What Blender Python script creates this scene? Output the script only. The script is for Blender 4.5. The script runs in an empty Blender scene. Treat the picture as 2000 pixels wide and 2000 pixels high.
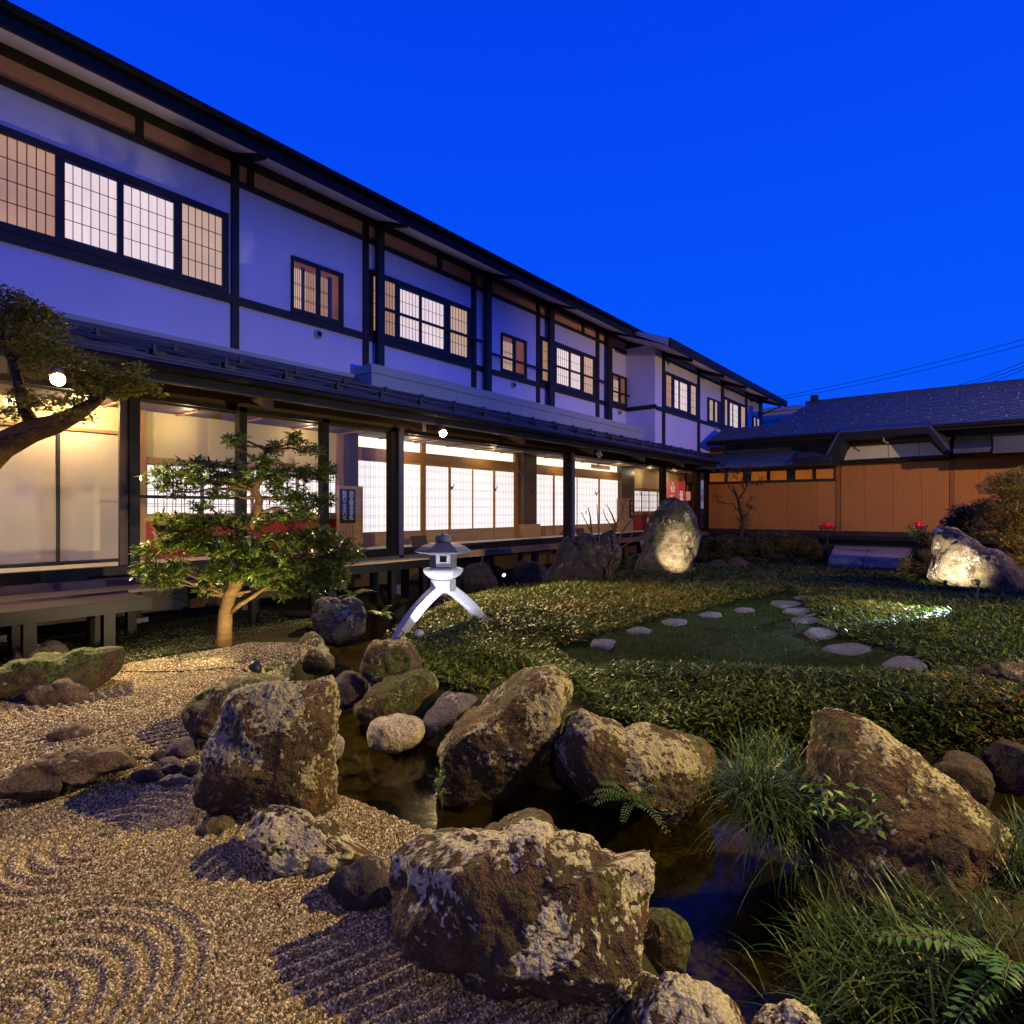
import bpy, math, random
import numpy as np
from mathutils import Vector, Matrix

# ---------------------------------------------------------------- camera
SC = bpy.context.scene
FP = 1158.0                                   # focal length in pixels of the 2000 px photograph
HX, HY = 1000.0, 995.0                        # principal point / horizon
TH = math.atan2(925.0, FP)
CT, ST = math.cos(TH), math.sin(TH)           # X runs along the long building, Y towards it, Z up; eye at z = 0
cam_d = bpy.data.cameras.new('camera'); cam = bpy.data.objects.new('camera', cam_d)
SC.collection.objects.link(cam); SC.camera = cam
cam_d.sensor_width = 36; cam_d.lens = FP / 2000 * 36; cam_d.shift_y = -0.0025
cam_d.clip_start = 0.05; cam_d.clip_end = 600
cam.rotation_euler = (math.pi / 2, 0, -(math.pi / 2 - TH))

# ---------------------------------------------------------------- dusk sky
W = bpy.data.worlds.new('World'); SC.world = W; W.use_nodes = True
wn = W.node_tree.nodes; wl = W.node_tree.links; wn.clear()
wo = wn.new('ShaderNodeOutputWorld'); bg = wn.new('ShaderNodeBackground')
tc = wn.new('ShaderNodeTexCoord'); sx = wn.new('ShaderNodeSeparateXYZ'); cr = wn.new('ShaderNodeValToRGB')
wl.new(tc.outputs['Generated'], sx.inputs[0]); wl.new(sx.outputs['Z'], cr.inputs[0])
wl.new(cr.outputs[0], bg.inputs[0]); wl.new(bg.outputs[0], wo.inputs[0])
e = cr.color_ramp.elements
e[0].position = 0.0; e[0].color = (0.004, 0.105, 0.95, 1)
e[1].position = 1.0; e[1].color = (0.002, 0.016, 0.30, 1)
k = e.new(0.25); k.color = (0.002, 0.090, 0.97, 1)
k = e.new(0.62); k.color = (0.001, 0.056, 0.87, 1)
bg.inputs['Strength'].default_value = 1.0

SC.view_settings.view_transform = 'Standard'; SC.view_settings.look = 'None'
SC.view_settings.exposure = 0; SC.view_settings.gamma = 1
SC.render.engine = 'CYCLES'
cy = SC.cycles
cy.max_bounces = 6; cy.diffuse_bounces = 3; cy.glossy_bounces = 3; cy.transmission_bounces = 4
cy.transparent_max_bounces = 16; cy.caustics_reflective = False; cy.caustics_refractive = False
cy.sample_clamp_indirect = 3.0; cy.sample_clamp_direct = 0
cy.use_denoising = True
try: cy.denoiser = 'OPENIMAGEDENOISE'
except Exception: pass

random.seed(4); RNG = np.random.default_rng(7)
COL = SC.collection
GZ = -1.55                                    # ground
WZ = -1.80                                    # water
FZ = -0.77                                    # veranda floor

# ---------------------------------------------------------------- projection helpers
def ray(px, py):
    a = (px - HX) / FP; b = (HY - py) / FP
    return np.array((CT + a * ST, ST - a * CT, b))
def onZ(px, py, z=GZ): r = ray(px, py); return r * (z / r[2])
def onY(px, py, Y): r = ray(px, py); return r * (Y / r[1])
def onX(px, py, X): r = ray(px, py); return r * (X / r[0])
def onT(px, py, t): return ray(px, py) * t
def XY(px, Y): return float(onY(px, 900, Y)[0])
def YX(px, X): return float(onX(px, 900, X)[1])

# ---------------------------------------------------------------- noise
def _h(ix, iy, iz, s):
    n = (ix * 374761393 + iy * 668265263 + iz * 2147483647 + s * 974634777) & 0xffffffff
    n = ((n ^ (n >> 13)) * 1274126177) & 0xffffffff
    return ((n ^ (n >> 16)) & 0xffff) / 65535.0
def vnoise(p, s=0):
    p = np.asarray(p, float); i = np.floor(p).astype(np.int64); f = p - i; f = f * f * (3 - 2 * f)
    o = 0
    for dx in (0, 1):
        for dy in (0, 1):
            for dz in (0, 1):
                w = (f[:, 0] if dx else 1 - f[:, 0]) * (f[:, 1] if dy else 1 - f[:, 1]) * (f[:, 2] if dz else 1 - f[:, 2])
                o = o + w * _h(i[:, 0] + dx, i[:, 1] + dy, i[:, 2] + dz, s)
    return o
def fbm(p, s=0, oct=4, gain=.5):
    p = np.asarray(p, float); o = 0; a = 1; t = 0
    for k in range(oct):
        o = o + a * vnoise(p * 2.03 ** k + 17.3 * k, s + k); t += a; a *= gain
    return o / t

# ---------------------------------------------------------------- mesh builder
ORG = {}
class MB:
    def __init__(s): s.v = []; s.f = []; s.n = 0
    def add(s, v, f):
        v = [tuple(map(float, p)) for p in v]
        s.v += v; s.f += [tuple(i + s.n for i in q) for q in f]; s.n += len(v); return s
    def box(s, x0, x1, y0, y1, z0, z1):
        x0, x1 = min(x0, x1), max(x0, x1); y0, y1 = min(y0, y1), max(y0, y1); z0, z1 = min(z0, z1), max(z0, z1)
        return s.add([(x0,y0,z0),(x1,y0,z0),(x1,y1,z0),(x0,y1,z0),(x0,y0,z1),(x1,y0,z1),(x1,y1,z1),(x0,y1,z1)],
                     [(3,2,1,0),(4,5,6,7),(0,1,5,4),(1,2,6,5),(2,3,7,6),(3,0,4,7)])
    def prism(s, poly, d):
        n = len(poly); d = np.array(d, float); q = [np.array(p, float) for p in poly]
        return s.add(q + [p + d for p in q], [tuple(range(n))[::-1], tuple(range(n, 2*n))] +
                     [(i, (i+1) % n, n + (i+1) % n, n + i) for i in range(n)])
    def beam(s, p, q, w, h, up=(0,0,1)):
        p = np.array(p, float); q = np.array(q, float); d = q - p; d /= np.linalg.norm(d)
        r = np.cross(d, up); r /= np.linalg.norm(r); u = np.cross(r, d)
        c = [-r*w/2-u*h/2, r*w/2-u*h/2, r*w/2+u*h/2, -r*w/2+u*h/2]
        return s.prism([p + k for k in c], q - p)
    def tube(s, path, rad, n=8, cap=True):
        P = [np.array(p, float) for p in path]; m = len(P)
        if not hasattr(rad, '__len__'): rad = [rad] * m
        vs = []; prev = None
        for i in range(m):
            d = P[min(i+1, m-1)] - P[max(i-1, 0)]; d /= (np.linalg.norm(d) + 1e-9)
            if prev is None:
                a = np.array((0,0,1.)) if abs(d[2]) < .9 else np.array((1.,0,0)); r = np.cross(d, a)
            else: r = prev - d * np.dot(prev, d)
            r /= (np.linalg.norm(r) + 1e-9); prev = r; u = np.cross(d, r)
            for k in range(n):
                t = 2*math.pi*k/n; vs.append(P[i] + rad[i]*(math.cos(t)*r + math.sin(t)*u))
        fs = [(i*n+k, i*n+(k+1) % n, (i+1)*n+(k+1) % n, (i+1)*n+k) for i in range(m-1) for k in range(n)]
        if cap: fs += [tuple(range(n))[::-1], tuple(range((m-1)*n, m*n))]
        return s.add(vs, fs)
    def lathe(s, prof, c=(0,0,0), n=24, rot=0.0):
        m = len(prof); vs = [(c[0]+r*math.cos(rot+2*math.pi*k/n), c[1]+r*math.sin(rot+2*math.pi*k/n), c[2]+z) for r, z in prof for k in range(n)]
        fs = [(i*n+k, i*n+(k+1) % n, (i+1)*n+(k+1) % n, (i+1)*n+k) for i in range(m-1) for k in range(n)]
        fs += [tuple(range(n))[::-1], tuple(range((m-1)*n, m*n))]
        return s.add(vs, fs)
    def build(s, name, mat, parent=None, org=None, smooth=False, bevel=0, kind=None):
        return link(name, np.array(s.v), s.f, mat, parent, org, smooth, bevel, kind)

def link(name, v, f, mat, parent=None, org=None, smooth=False, bevel=0, kind=None, attrs=None):
    o3 = np.array(ORG[parent.name] if parent else (org if org is not None else (0,0,0)), float)
    me = bpy.data.meshes.new(name)
    v = np.asarray(v, float) - o3
    if isinstance(f, np.ndarray):
        me.vertices.add(len(v)); me.vertices.foreach_set('co', v.astype(np.float32).ravel())
        k = f.shape[1]; me.loops.add(f.size); me.loops.foreach_set('vertex_index', f.astype(np.int32).ravel())
        me.polygons.add(len(f)); me.polygons.foreach_set('loop_start', np.arange(0, f.size, k, dtype=np.int32))
        me.polygons.foreach_set('loop_total', np.full(len(f), k, dtype=np.int32)); me.update(calc_edges=True)
    else:
        me.from_pydata([tuple(p) for p in v], [], f); me.update()
    if attrs:
        for nm, val in attrs.items():
            at = me.attributes.new(nm, 'FLOAT', 'POINT'); at.data.foreach_set('value', np.asarray(val, np.float32))
    me.materials.append(mat)
    if smooth: me.polygons.foreach_set('use_smooth', np.ones(len(me.polygons), bool))
    ob = bpy.data.objects.new(name, me); COL.objects.link(ob)
    if parent: ob.parent = parent
    else: ob.location = o3
    ORG[ob.name] = o3
    if bevel:
        b = ob.modifiers.new('bevel', 'BEVEL'); b.width = bevel; b.segments = 2; b.limit_method = 'ANGLE'
    if kind: ob['kind'] = kind
    return ob
def tag(o, label=None, cat=None, group=None, kind=None):
    if label: o['label'] = label
    if cat: o['category'] = cat
    if group: o['group'] = group
    if kind: o['kind'] = kind
    return o
def empty(name, loc, label, cat, group=None):
    o = bpy.data.objects.new(name, None); COL.objects.link(o); o.location = [float(c) for c in loc]
    o.empty_display_size = .2; ORG[o.name] = np.array(loc, float)
    return tag(o, label, cat, group)
def copy_tree(o, loc=None, rz=None, label=None, parent=None):
    c = o.copy(); COL.objects.link(c)
    if parent: c.parent = parent
    if loc is not None: c.location = loc
    if rz is not None: c.rotation_euler.z = rz
    if label: c['label'] = label
    for ch in list(o.children): copy_tree(ch, parent=c)
    return c
def ibox(name, mat, parent, *b, **k): return MB().box(*b).build(name, mat, parent, **k)

# ---------------------------------------------------------------- materials
def newmat(name):
    m = bpy.data.materials.new(name); m.use_nodes = True; n = m.node_tree.nodes; n.clear()
    return m, n, m.node_tree.links
def node(n, t, **kw):
    x = n.new(t)
    for a, b in kw.items(): setattr(x, a, b)
    return x
def ramp(n, stops):
    r = n.new('ShaderNodeValToRGB'); el = r.color_ramp.elements
    while len(el) > 1: el.remove(el[0])
    el[0].position = stops[0][0]; el[0].color = (*stops[0][1], 1)
    for p, c in stops[1:]: q = el.new(p); q.color = (*c, 1)
    return r
def M(name, col, rough=.6, var=.18, scale=6, bump=0, bscale=40, metal=0, stretch=None, spec=None):
    spec = (.4 if rough < .8 else .06) if spec is None else spec
    m, n, l = newmat(name); o = n.new('ShaderNodeOutputMaterial'); b = n.new('ShaderNodeBsdfPrincipled')
    l.new(b.outputs[0], o.inputs[0]); tc = n.new('ShaderNodeTexCoord'); mp = n.new('ShaderNodeMapping')
    l.new(tc.outputs['Object'], mp.inputs[0])
    if stretch: mp.inputs['Scale'].default_value = stretch
    nz = n.new('ShaderNodeTexNoise'); nz.inputs['Scale'].default_value = scale; nz.inputs['Detail'].default_value = 5
    l.new(mp.outputs[0], nz.inputs[0])
    r = ramp(n, [(.3, [c*(1-var) for c in col]), (.7, [min(1, c*(1+var)) for c in col])])
    l.new(nz.outputs[0], r.inputs[0]); l.new(r.outputs[0], b.inputs['Base Color'])
    b.inputs['Roughness'].default_value = rough; b.inputs['Metallic'].default_value = metal
    b.inputs['Specular IOR Level'].default_value = spec
    if bump:
        n2 = n.new('ShaderNodeTexNoise'); n2.inputs['Scale'].default_value = bscale; n2.inputs['Detail'].default_value = 4
        l.new(mp.outputs[0], n2.inputs[0]); bp = n.new('ShaderNodeBump'); bp.inputs['Strength'].default_value = bump
        bp.inputs['Distance'].default_value = .02; l.new(n2.outputs[0], bp.inputs['Height']); l.new(bp.outputs[0], b.inputs['Normal'])
    return m
def ME(name, col, strength, var=.08, scale=1.5, alb=.6, stretch=None):
    """diffuse sheet with its own glow: back-lit paper, lamp glass, glowing prints and cloth"""
    m, n, l = newmat(name); o = n.new('ShaderNodeOutputMaterial'); b = n.new('ShaderNodeBsdfPrincipled')
    tc = n.new('ShaderNodeTexCoord'); mp = n.new('ShaderNodeMapping'); nz = n.new('ShaderNodeTexNoise')
    nz.inputs['Scale'].default_value = scale; nz.inputs['Detail'].default_value = 2
    if stretch: mp.inputs['Scale'].default_value = stretch
    l.new(tc.outputs['Object'], mp.inputs[0]); l.new(mp.outputs[0], nz.inputs[0])
    r = ramp(n, [(.3, [c*(1-var) for c in col]), (.7, [c*(1+var) for c in col])]); l.new(nz.outputs[0], r.inputs[0])
    b.inputs['Base Color'].default_value = (alb, alb*.97, alb*.92, 1); b.inputs['Roughness'].default_value = .8
    l.new(r.outputs[0], b.inputs['Emission Color']); b.inputs['Emission Strength'].default_value = strength
    l.new(b.outputs[0], o.inputs[0]); return m
def ML(name, stops, rough=.45, transl=.25, spec=.5):
    """leaf: colour varies leaf by leaf through the rnd attribute"""
    m, n, l = newmat(name); o = n.new('ShaderNodeOutputMaterial'); b = n.new('ShaderNodeBsdfPrincipled')
    at = node(n, 'ShaderNodeAttribute', attribute_name='rnd'); r = ramp(n, stops); l.new(at.outputs['Fac'], r.inputs[0])
    l.new(r.outputs[0], b.inputs['Base Color']); b.inputs['Roughness'].default_value = rough
    b.inputs['Specular IOR Level'].default_value = spec
    t = n.new('ShaderNodeBsdfTranslucent'); l.new(r.outputs[0], t.inputs[0]); mx = n.new('ShaderNodeMixShader')
    mx.inputs[0].default_value = transl; l.new(b.outputs[0], mx.inputs[1]); l.new(t.outputs[0], mx.inputs[2])
    l.new(mx.outputs[0], o.inputs[0]); return m

def rockmat(name, base, dark, lich, lichen_amt=.5, moss=(.05,.06,.012), rough=.85, rust=(.16,.06,.018), rustamt=.25):
    m, n, l = newmat(name); o = n.new('ShaderNodeOutputMaterial'); b = n.new('ShaderNodeBsdfPrincipled')
    l.new(b.outputs[0], o.inputs[0]); b.inputs['Roughness'].default_value = rough; b.inputs['Specular IOR Level'].default_value = .25
    tc = n.new('ShaderNodeTexCoord')
    def nz(sc, det=6, dist=0, w=None):
        x = n.new('ShaderNodeTexNoise'); x.inputs['Scale'].default_value = sc; x.inputs['Detail'].default_value = det
        x.inputs['Distortion'].default_value = dist; l.new(tc.outputs['Object'], x.inputs[0]); return x
    a = nz(7); r1 = ramp(n, [(.3, dark), (.7, base)]); l.new(a.outputs[0], r1.inputs[0])
    a2 = nz(3.1, 5, 1.0); rr = ramp(n, [(.52, (0,0,0)), (.66, (rustamt*2,)*3)]); l.new(a2.outputs[0], rr.inputs[0])
    mx0 = node(n, 'ShaderNodeMixRGB'); l.new(rr.outputs[0], mx0.inputs[0]); l.new(r1.outputs[0], mx0.inputs[1]); mx0.inputs[2].default_value = (*rust, 1)
    # fine grain
    g = nz(70, 3); rg = ramp(n, [(.3, (.45,)*3), (.7, (1.4,)*3)]); l.new(g.outputs[0], rg.inputs[0])
    mg = node(n, 'ShaderNodeMixRGB', blend_type='MULTIPLY'); mg.inputs[0].default_value = 1; l.new(mx0.outputs[0], mg.inputs[1]); l.new(rg.outputs[0], mg.inputs[2])
    # moss
    am = node(n, 'ShaderNodeAttribute', attribute_name='moss'); mm = node(n, 'ShaderNodeMixRGB')
    l.new(am.outputs['Fac'], mm.inputs[0]); l.new(mg.outputs[0], mm.inputs[1])
    mn = nz(45, 3); rm = ramp(n, [(.35, [c*.4 for c in moss]), (.7, [c*1.9 for c in moss])]); l.new(mn.outputs[0], rm.inputs[0]); l.new(rm.outputs[0], mm.inputs[2])
    # lichen: broad mask from the mesh broken up by fine noise
    al = node(n, 'ShaderNodeAttribute', attribute_name='lichen'); ln = nz(38, 4, .6)
    ad = node(n, 'ShaderNodeMath', operation='ADD'); l.new(al.outputs['Fac'], ad.inputs[0]); l.new(ln.outputs[0], ad.inputs[1])
    rl = ramp(n, [(.37, (0,0,0)), (.56, (1,1,1))])
    md = node(n, 'ShaderNodeMath', operation='MULTIPLY'); md.inputs[1].default_value = .5
    l.new(ad.outputs[0], md.inputs[0]); l.new(md.outputs[0], rl.inputs[0])
    ml = node(n, 'ShaderNodeMixRGB'); l.new(rl.outputs[0], ml.inputs[0]); l.new(mm.outputs[0], ml.inputs[1])
    lc = nz(95, 3); rc = ramp(n, [(.3, [c*.5 for c in lich]), (.65, [c*1.15 for c in lich])]); l.new(lc.outputs[0], rc.inputs[0]); l.new(rc.outputs[0], ml.inputs[2])
    l.new(ml.outputs[0], b.inputs['Base Color'])
    # relief
    b1 = nz(24, 8); b2 = nz(120, 3); s = node(n, 'ShaderNodeMath', operation='MULTIPLY_ADD'); s.inputs[1].default_value = .35
    l.new(b2.outputs[0], s.inputs[0]); l.new(b1.outputs[0], s.inputs[2])
    s2 = node(n, 'ShaderNodeMath', operation='MULTIPLY_ADD'); s2.inputs[1].default_value = .3; l.new(rl.outputs[0], s2.inputs[0]); l.new(s.outputs[0], s2.inputs[2])
    bp = n.new('ShaderNodeBump'); bp.inputs['Strength'].default_value = .9; bp.inputs['Distance'].default_value = .035
    l.new(s2.outputs[0], bp.inputs['Height']); l.new(bp.outputs[0], b.inputs['Normal'])
    return m

m_plaster = M('sky_tinted_plaster', (.66,.65,.94), .85, .06, 1.2, .08, 60, stretch=(1,1,.4))  # white plaster with the blue of the dusk sky light put into its colour
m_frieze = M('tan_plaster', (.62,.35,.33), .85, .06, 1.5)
m_timber = M('black_timber', (.022,.019,.018), .55, .3, 5, .1, 30)
m_timber2 = M('brown_black_timber', (.013,.0095,.007), .6, .3, 5, .1, 30, spec=.2)
m_roof = M('dark_roof_metal', (.055,.062,.085), .45, .2, 3)
m_fascia = M('dark_fascia', (.014,.014,.017), .6, .2, 3, spec=.2)
m_soffit = M('pale_soffit_board', (.75,.66,.64), .8, .08, 3, stretch=(.3,6,1))
m_soffit2 = M('brown_soffit_board', (.085,.048,.030), .7, .15, 3, stretch=(.3,8,1))
m_boxmetal = M('grey_metal_sheet', (.36,.42,.46), .55, .05, 1)
m_wood = M('honey_wood', (.40,.20,.065), .5, .22, 4, .05, 30, stretch=(.6,.6,6))
m_woodv = M('honey_wood_upright', (.36,.17,.055), .5, .22, 5, .05, 30, stretch=(6,6,.5))
m_woodlt = M('pale_board', (.50,.30,.11), .5, .2, 3, .05, 30, stretch=(.5,1,7))
m_pillar = M('grey_brown_pillar', (.09,.065,.045), .35, .15, 3, stretch=(4,4,.4))
m_cream = M('cream_wall', (.66,.54,.30), .85, .05, 2)
m_fusuma = M('beige_sliding_panel', (.62,.50,.36), .8, .04, 1.5)
m_red = M('red_wainscot', (.42,.022,.012), .6, .12, 3)
m_tatami = M('pale_floor', (.72,.62,.44), .6, .06, 3)
m_ceil = M('dark_ceiling_board', (.09,.055,.045), .6, .15, 3)
m_deck = M('weathered_deck', (.13,.085,.06), .6, .25, 5, .1, 40, stretch=(.5,6,4))
m_granite = M('pale_granite', (.44,.44,.45), .85, .55, 85, .35, 120)
m_granite_d = M('dark_granite', (.14,.14,.15), .8, .35, 60, .2, 100)
m_bulb = ME('lamp_glass', (1.0,.80,.50), 60, .01)
m_pipe = M('dark_pipe_metal', (.10,.09,.11), .45, .1, 2)
m_black = M('black_metal', (.015,.015,.016), .4, .1, 4)
m_brass = M('lamp_brass', (.35,.22,.09), .35, .1, 4, metal=.7)
m_paper = ME('lit_paper_white', (1.0,.92,.90), 1.15, .05, 1.2)
m_paper2 = ME('lit_paper_upper', (.80,.64,.62), 1.0, .08, 2.0, .4, stretch=(6,1,.6))
m_amber = ME('lit_paper_amber', (.52,.27,.12), .75, .2, 1.2, .3)
m_amber2 = ME('lit_paper_pale_amber', (.66,.42,.26), .8, .12, 1.2, .3)
m_dimred = ME('dim_red_interior', (.16,.045,.02), .8, .3, 3, .1)
m_violet = M('violet_frame', (.09,.06,.10), .5, .2, 4)
m_kumi = M('reddish_lattice', (.36,.17,.11), .6, .1, 4)
m_kumid = M('dark_lattice', (.06,.035,.03), .6, .1, 4)
m_kumip = M('pale_lattice', (.55,.40,.36), .6, .1, 4)
m_transom = ME('lit_transom', (1.0,.86,.68), 1.5, .04, 1.0)
def fres(n, l, r0=.04, nrm=None):
    # Schlick reflectance from the facing angle, the same from both sides of the sheet
    lw = n.new('ShaderNodeLayerWeight'); lw.inputs['Blend'].default_value = .5
    if nrm is not None: l.new(nrm, lw.inputs['Normal'])
    p = node(n, 'ShaderNodeMath', operation='POWER'); p.inputs[1].default_value = 5; l.new(lw.outputs['Facing'], p.inputs[0])
    q = node(n, 'ShaderNodeMath', operation='MULTIPLY_ADD'); q.inputs[1].default_value = 1 - r0; q.inputs[2].default_value = r0; l.new(p.outputs[0], q.inputs[0]); return q
def glassmat(name, tint=(.96,.97,.97), refl=1.0):
    m, n, l = newmat(name); o = n.new('ShaderNodeOutputMaterial'); t = n.new('ShaderNodeBsdfTransparent'); g = n.new('ShaderNodeBsdfGlossy')
    t.inputs[0].default_value = (*tint, 1); g.inputs['Roughness'].default_value = .01; f = fres(n, l)
    x = node(n, 'ShaderNodeMath', operation='MULTIPLY'); x.inputs[1].default_value = refl; l.new(f.outputs[0], x.inputs[0])
    mx = n.new('ShaderNodeMixShader'); l.new(x.outputs[0], mx.inputs[0]); l.new(t.outputs[0], mx.inputs[1]); l.new(g.outputs[0], mx.inputs[2]); l.new(mx.outputs[0], o.inputs[0])
    return m
m_glass = glassmat('window_glass', refl=.8)

def lamp(name, kind, loc, power, col, radius=.04, aim=None, angle=100, blend=.6, parent=None):
    d = bpy.data.lights.new(name, kind); d.energy = power; d.color = col
    if kind in ('POINT', 'SPOT'): d.shadow_soft_size = radius
    if kind == 'SPOT': d.spot_size = math.radians(angle); d.spot_blend = blend
    o = bpy.data.objects.new(name, d); COL.objects.link(o); loc = np.array(loc, float)
    o.location = loc - (ORG[parent.name] if parent else 0)
    if aim is not None:
        o.rotation_euler = Vector(np.array(aim, float) - loc).to_track_quat('-Z', 'Y').to_euler()
    if parent: o.parent = parent
    return o
WARM = (1.0, .69, .27); WARM2 = (1.0, .74, .40); COOL = (.72, .76, 1.0)
# ================================================================ long two-storey building
YU, YG, YD, YE = 10.1, 9.15, 10.0, 8.2          # upper wall, glass line, inner wall, lower eave
XL, XR = -4.0, 19.2
main = empty('long_building', (8, 10, GZ), 'long two storey Japanese inn with white upper wall, black timbers and lit shoji below', 'building')
HIP = [(9.1, 5.98), (14.5, 8.14), (14.5, 7.88), (9.1, 5.80)]
def yz_prism(prof, x0, x1): return MB().prism([(x0, y, z) for y, z in prof], (x1 - x0, 0, 0))
yz_prism(HIP, XL, 19.0).build('upper_roof', m_roof, main)
ibox('eave_board', m_fascia, main, XL, 19.0, 9.06, 9.12, 5.71, 5.985)
MB().tube([(XL, 9.0, 5.93), (19.0, 9.0, 5.93)], .055, 8).build('upper_gutter', m_fascia, main, smooth=True)
sof = yz_prism([(9.12, 5.73), (10.1, 6.12), (10.1, 6.16), (9.12, 5.77)], XL, 19.2).build('soffit', m_soffit, main)
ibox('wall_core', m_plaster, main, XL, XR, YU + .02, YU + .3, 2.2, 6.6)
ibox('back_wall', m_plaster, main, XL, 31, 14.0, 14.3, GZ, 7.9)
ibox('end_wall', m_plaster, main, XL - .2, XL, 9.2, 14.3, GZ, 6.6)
# posts (pixel edges measured on the wall plane)
posts = [(450.6, 464.1), (707.6, 717.3), (920, 927.5), (1046.9, 1052), (1162.8, 1168)]
outer = [(735.6, 748.3), (948, 958), (1072, 1081), (1186.7, 1193.8), (1242.5, 1248)]
stubs = [(264, 278.7), (482, 494), (853.6, 861), (1135.3, 1139.5)]
px_w = lambda p: XY(p, YU)
edges = [XL]
for a, b in posts:
    x0, x1 = px_w(a), px_w(b); edges += [x0, x1]
    ibox('post', m_timber, main, x0, x1, YU - .06, YU + .03, 2.66, 5.97)
edges.append(XR)
for i in range(0, len(edges), 2):
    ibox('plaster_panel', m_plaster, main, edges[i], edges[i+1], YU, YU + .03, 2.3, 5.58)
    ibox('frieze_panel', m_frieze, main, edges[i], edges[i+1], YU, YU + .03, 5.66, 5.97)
for a, b in outer:
    o = ibox('outer_post', m_timber, main, XY(a, 9.95), XY(b, 9.95), 9.90, 10.0, 2.89 if a > 700 else 2.7, 6.02)
    x = (XY(a, 9.95) + XY(b, 9.95)) / 2
    MB().prism([(x-.06, 9.14, 5.74), (x-.06, 10.08, 6.1), (x-.06, 10.08, 5.97), (x-.06, 9.14, 5.70)], (.12, 0, 0)).build('eave_bracket', m_timber2, main)
for a, b in stubs: ibox('frieze_stud', m_timber, main, px_w(a), px_w(b), YU - .05, YU, 5.66, 5.97)
x = px_w(457); MB().prism([(x-.06, 9.14, 5.74), (x-.06, 10.08, 6.1), (x-.06, 10.08, 5.95), (x-.06, 9.14, 5.69)], (.12, 0, 0)).build('eave_bracket', m_timber2, main)
ibox('head_beam', m_timber, main, XL, XR, YU - .07, YU + .02, 5.965, 6.125)
ibox('frieze_beam', m_timber, main, XL, XR, YU - .055, YU + .02, 5.575, 5.665)
ibox('sill_beam', m_timber, main, XL, XR, YU - .055, YU + .02, 3.525, 3.662)
for pa, pb, z in ((748.3, 948, 4.25), (958, 1072, 4.02), (1081, 1186.7, 4.26), (1193.8, 1242.5, 4.05)):
    ibox('rail', m_timber, main, XY(pa, 9.95), XY(pb, 9.95), 9.93, 9.97, z - .028, z + .028)

def window(px0, px1, zt, zb, Y, panes, parent, fm=m_timber, top=.11, bot=.10):
    X = lambda p: XY(p, Y)
    fr = MB(); x0, x1 = X(px0), X(px1)
    fr.box(x0, x1, Y - .07, Y, zt - top, zt); fr.box(x0, x1, Y - .07, Y, zb, zb + bot)
    cuts = [px0] + [q for p in panes for q in p[:2]] + [px1]
    for i in range(0, len(cuts), 2):
        if X(cuts[i+1]) - X(cuts[i]) > .003: fr.box(X(cuts[i]), X(cuts[i+1]), Y - .066, Y, zb + bot, zt - top)
    f = fr.build('window', fm, parent)
    for (a, b, mat, nc, nr, lm, *kind) in panes:
        a, b = X(a), X(b); z0, z1 = zb + bot, zt - top
        if mat is m_paper2:
            MB().box(a, b, Y - .045, Y - .02, z1 - .055, z1).box(a, b, Y - .045, Y - .02, z0, z0 + .04).box(a, a + .012, Y - .044, Y - .021, z0 + .04, z1 - .055).build('sash', m_violet, f, kind=None)
            z1 -= .055; z0 += .04
        ibox('pane', mat, f, a, b, Y - .03, Y - .012, z0, z1)
        if nc:
            lt = MB(); w = .009 if mat is m_paper2 else .011
            for i in range(1, nc): x = a + (b - a) * i / nc; lt.box(x - w/2, x + w/2, Y - .038, Y - .0305, z0, z1)
            for j in range(1, nr): z = z0 + (z1 - z0) * j / nr; lt.box(a, b, Y - .0375, Y - .030, z - w/2, z + w/2)
            lt.build('lattice', lm, f, kind='stuff')
    return f
WT, WB = 5.02, 3.662
window(-260, 443.6, WT, WB, YU, [(-250, -120, m_amber, 6, 4, m_kumid), (-112, 105.6, m_amber, 11, 4, m_kumid), (123, 226, m_paper2, 6, 4, m_kumid),
       (238, 336.5, m_paper2, 6, 4, m_kumid), (352.6, 431, m_amber2, 6, 4, m_kumid)], main)
window(720, 916.8, WT, WB, YU, [(726, 735.6, m_amber, 1, 4, m_kumid), (748.3, 769, m_amber, 4, 4, m_kumid), (777.8, 815.9, m_paper2, 6, 4, m_kumid),
       (820.5, 864, m_paper2, 6, 4, m_kumid), (876.5, 909.8, m_amber2, 6, 4, m_kumid)], main)
window(1053.4, 1160.6, WT, WB, YU, [(1056.6, 1072.5, m_amber, 4, 4, m_kumid), (1084.4, 1108.4, m_paper2, 6, 4, m_kumid), (1111.6, 1131, m_paper2, 5, 4, m_kumid),
       (1137.5, 1155.7, m_amber2, 5, 4, m_kumid)], main)
def small_window(px0, px1, strips):
    f = window(px0, px1, 4.715, WB, YU, [(a, b, m_dimred, 0, 0, None) for a, b in strips[0]], main, top=.08, bot=.09)
    for a, b, mat, n in strips[1]:
        x0, x1 = XY(a, YU), XY(b, YU); ibox('shoji_strip', mat, f, x0, x1, YU - .045, YU - .0305, 3.76, 4.5)
        lt = MB()
        for i in range(1, n): x = x0 + (x1 - x0) * i / n; lt.box(x - .004, x + .004, YU - .052, YU - .0455, 3.76, 4.5)
        for z in (3.93, 3.96, 4.2, 4.23): lt.box(x0, x1, YU - .051, YU - .0452, z - .004, z + .004)
        lt.build('lattice', m_kumid, f, kind='stuff')
    for a, b in strips[2]: ibox('inner_sash', m_violet, f, XY(a, YU), XY(b, YU), YU - .04, YU - .0302, 3.755, 4.56)
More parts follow.
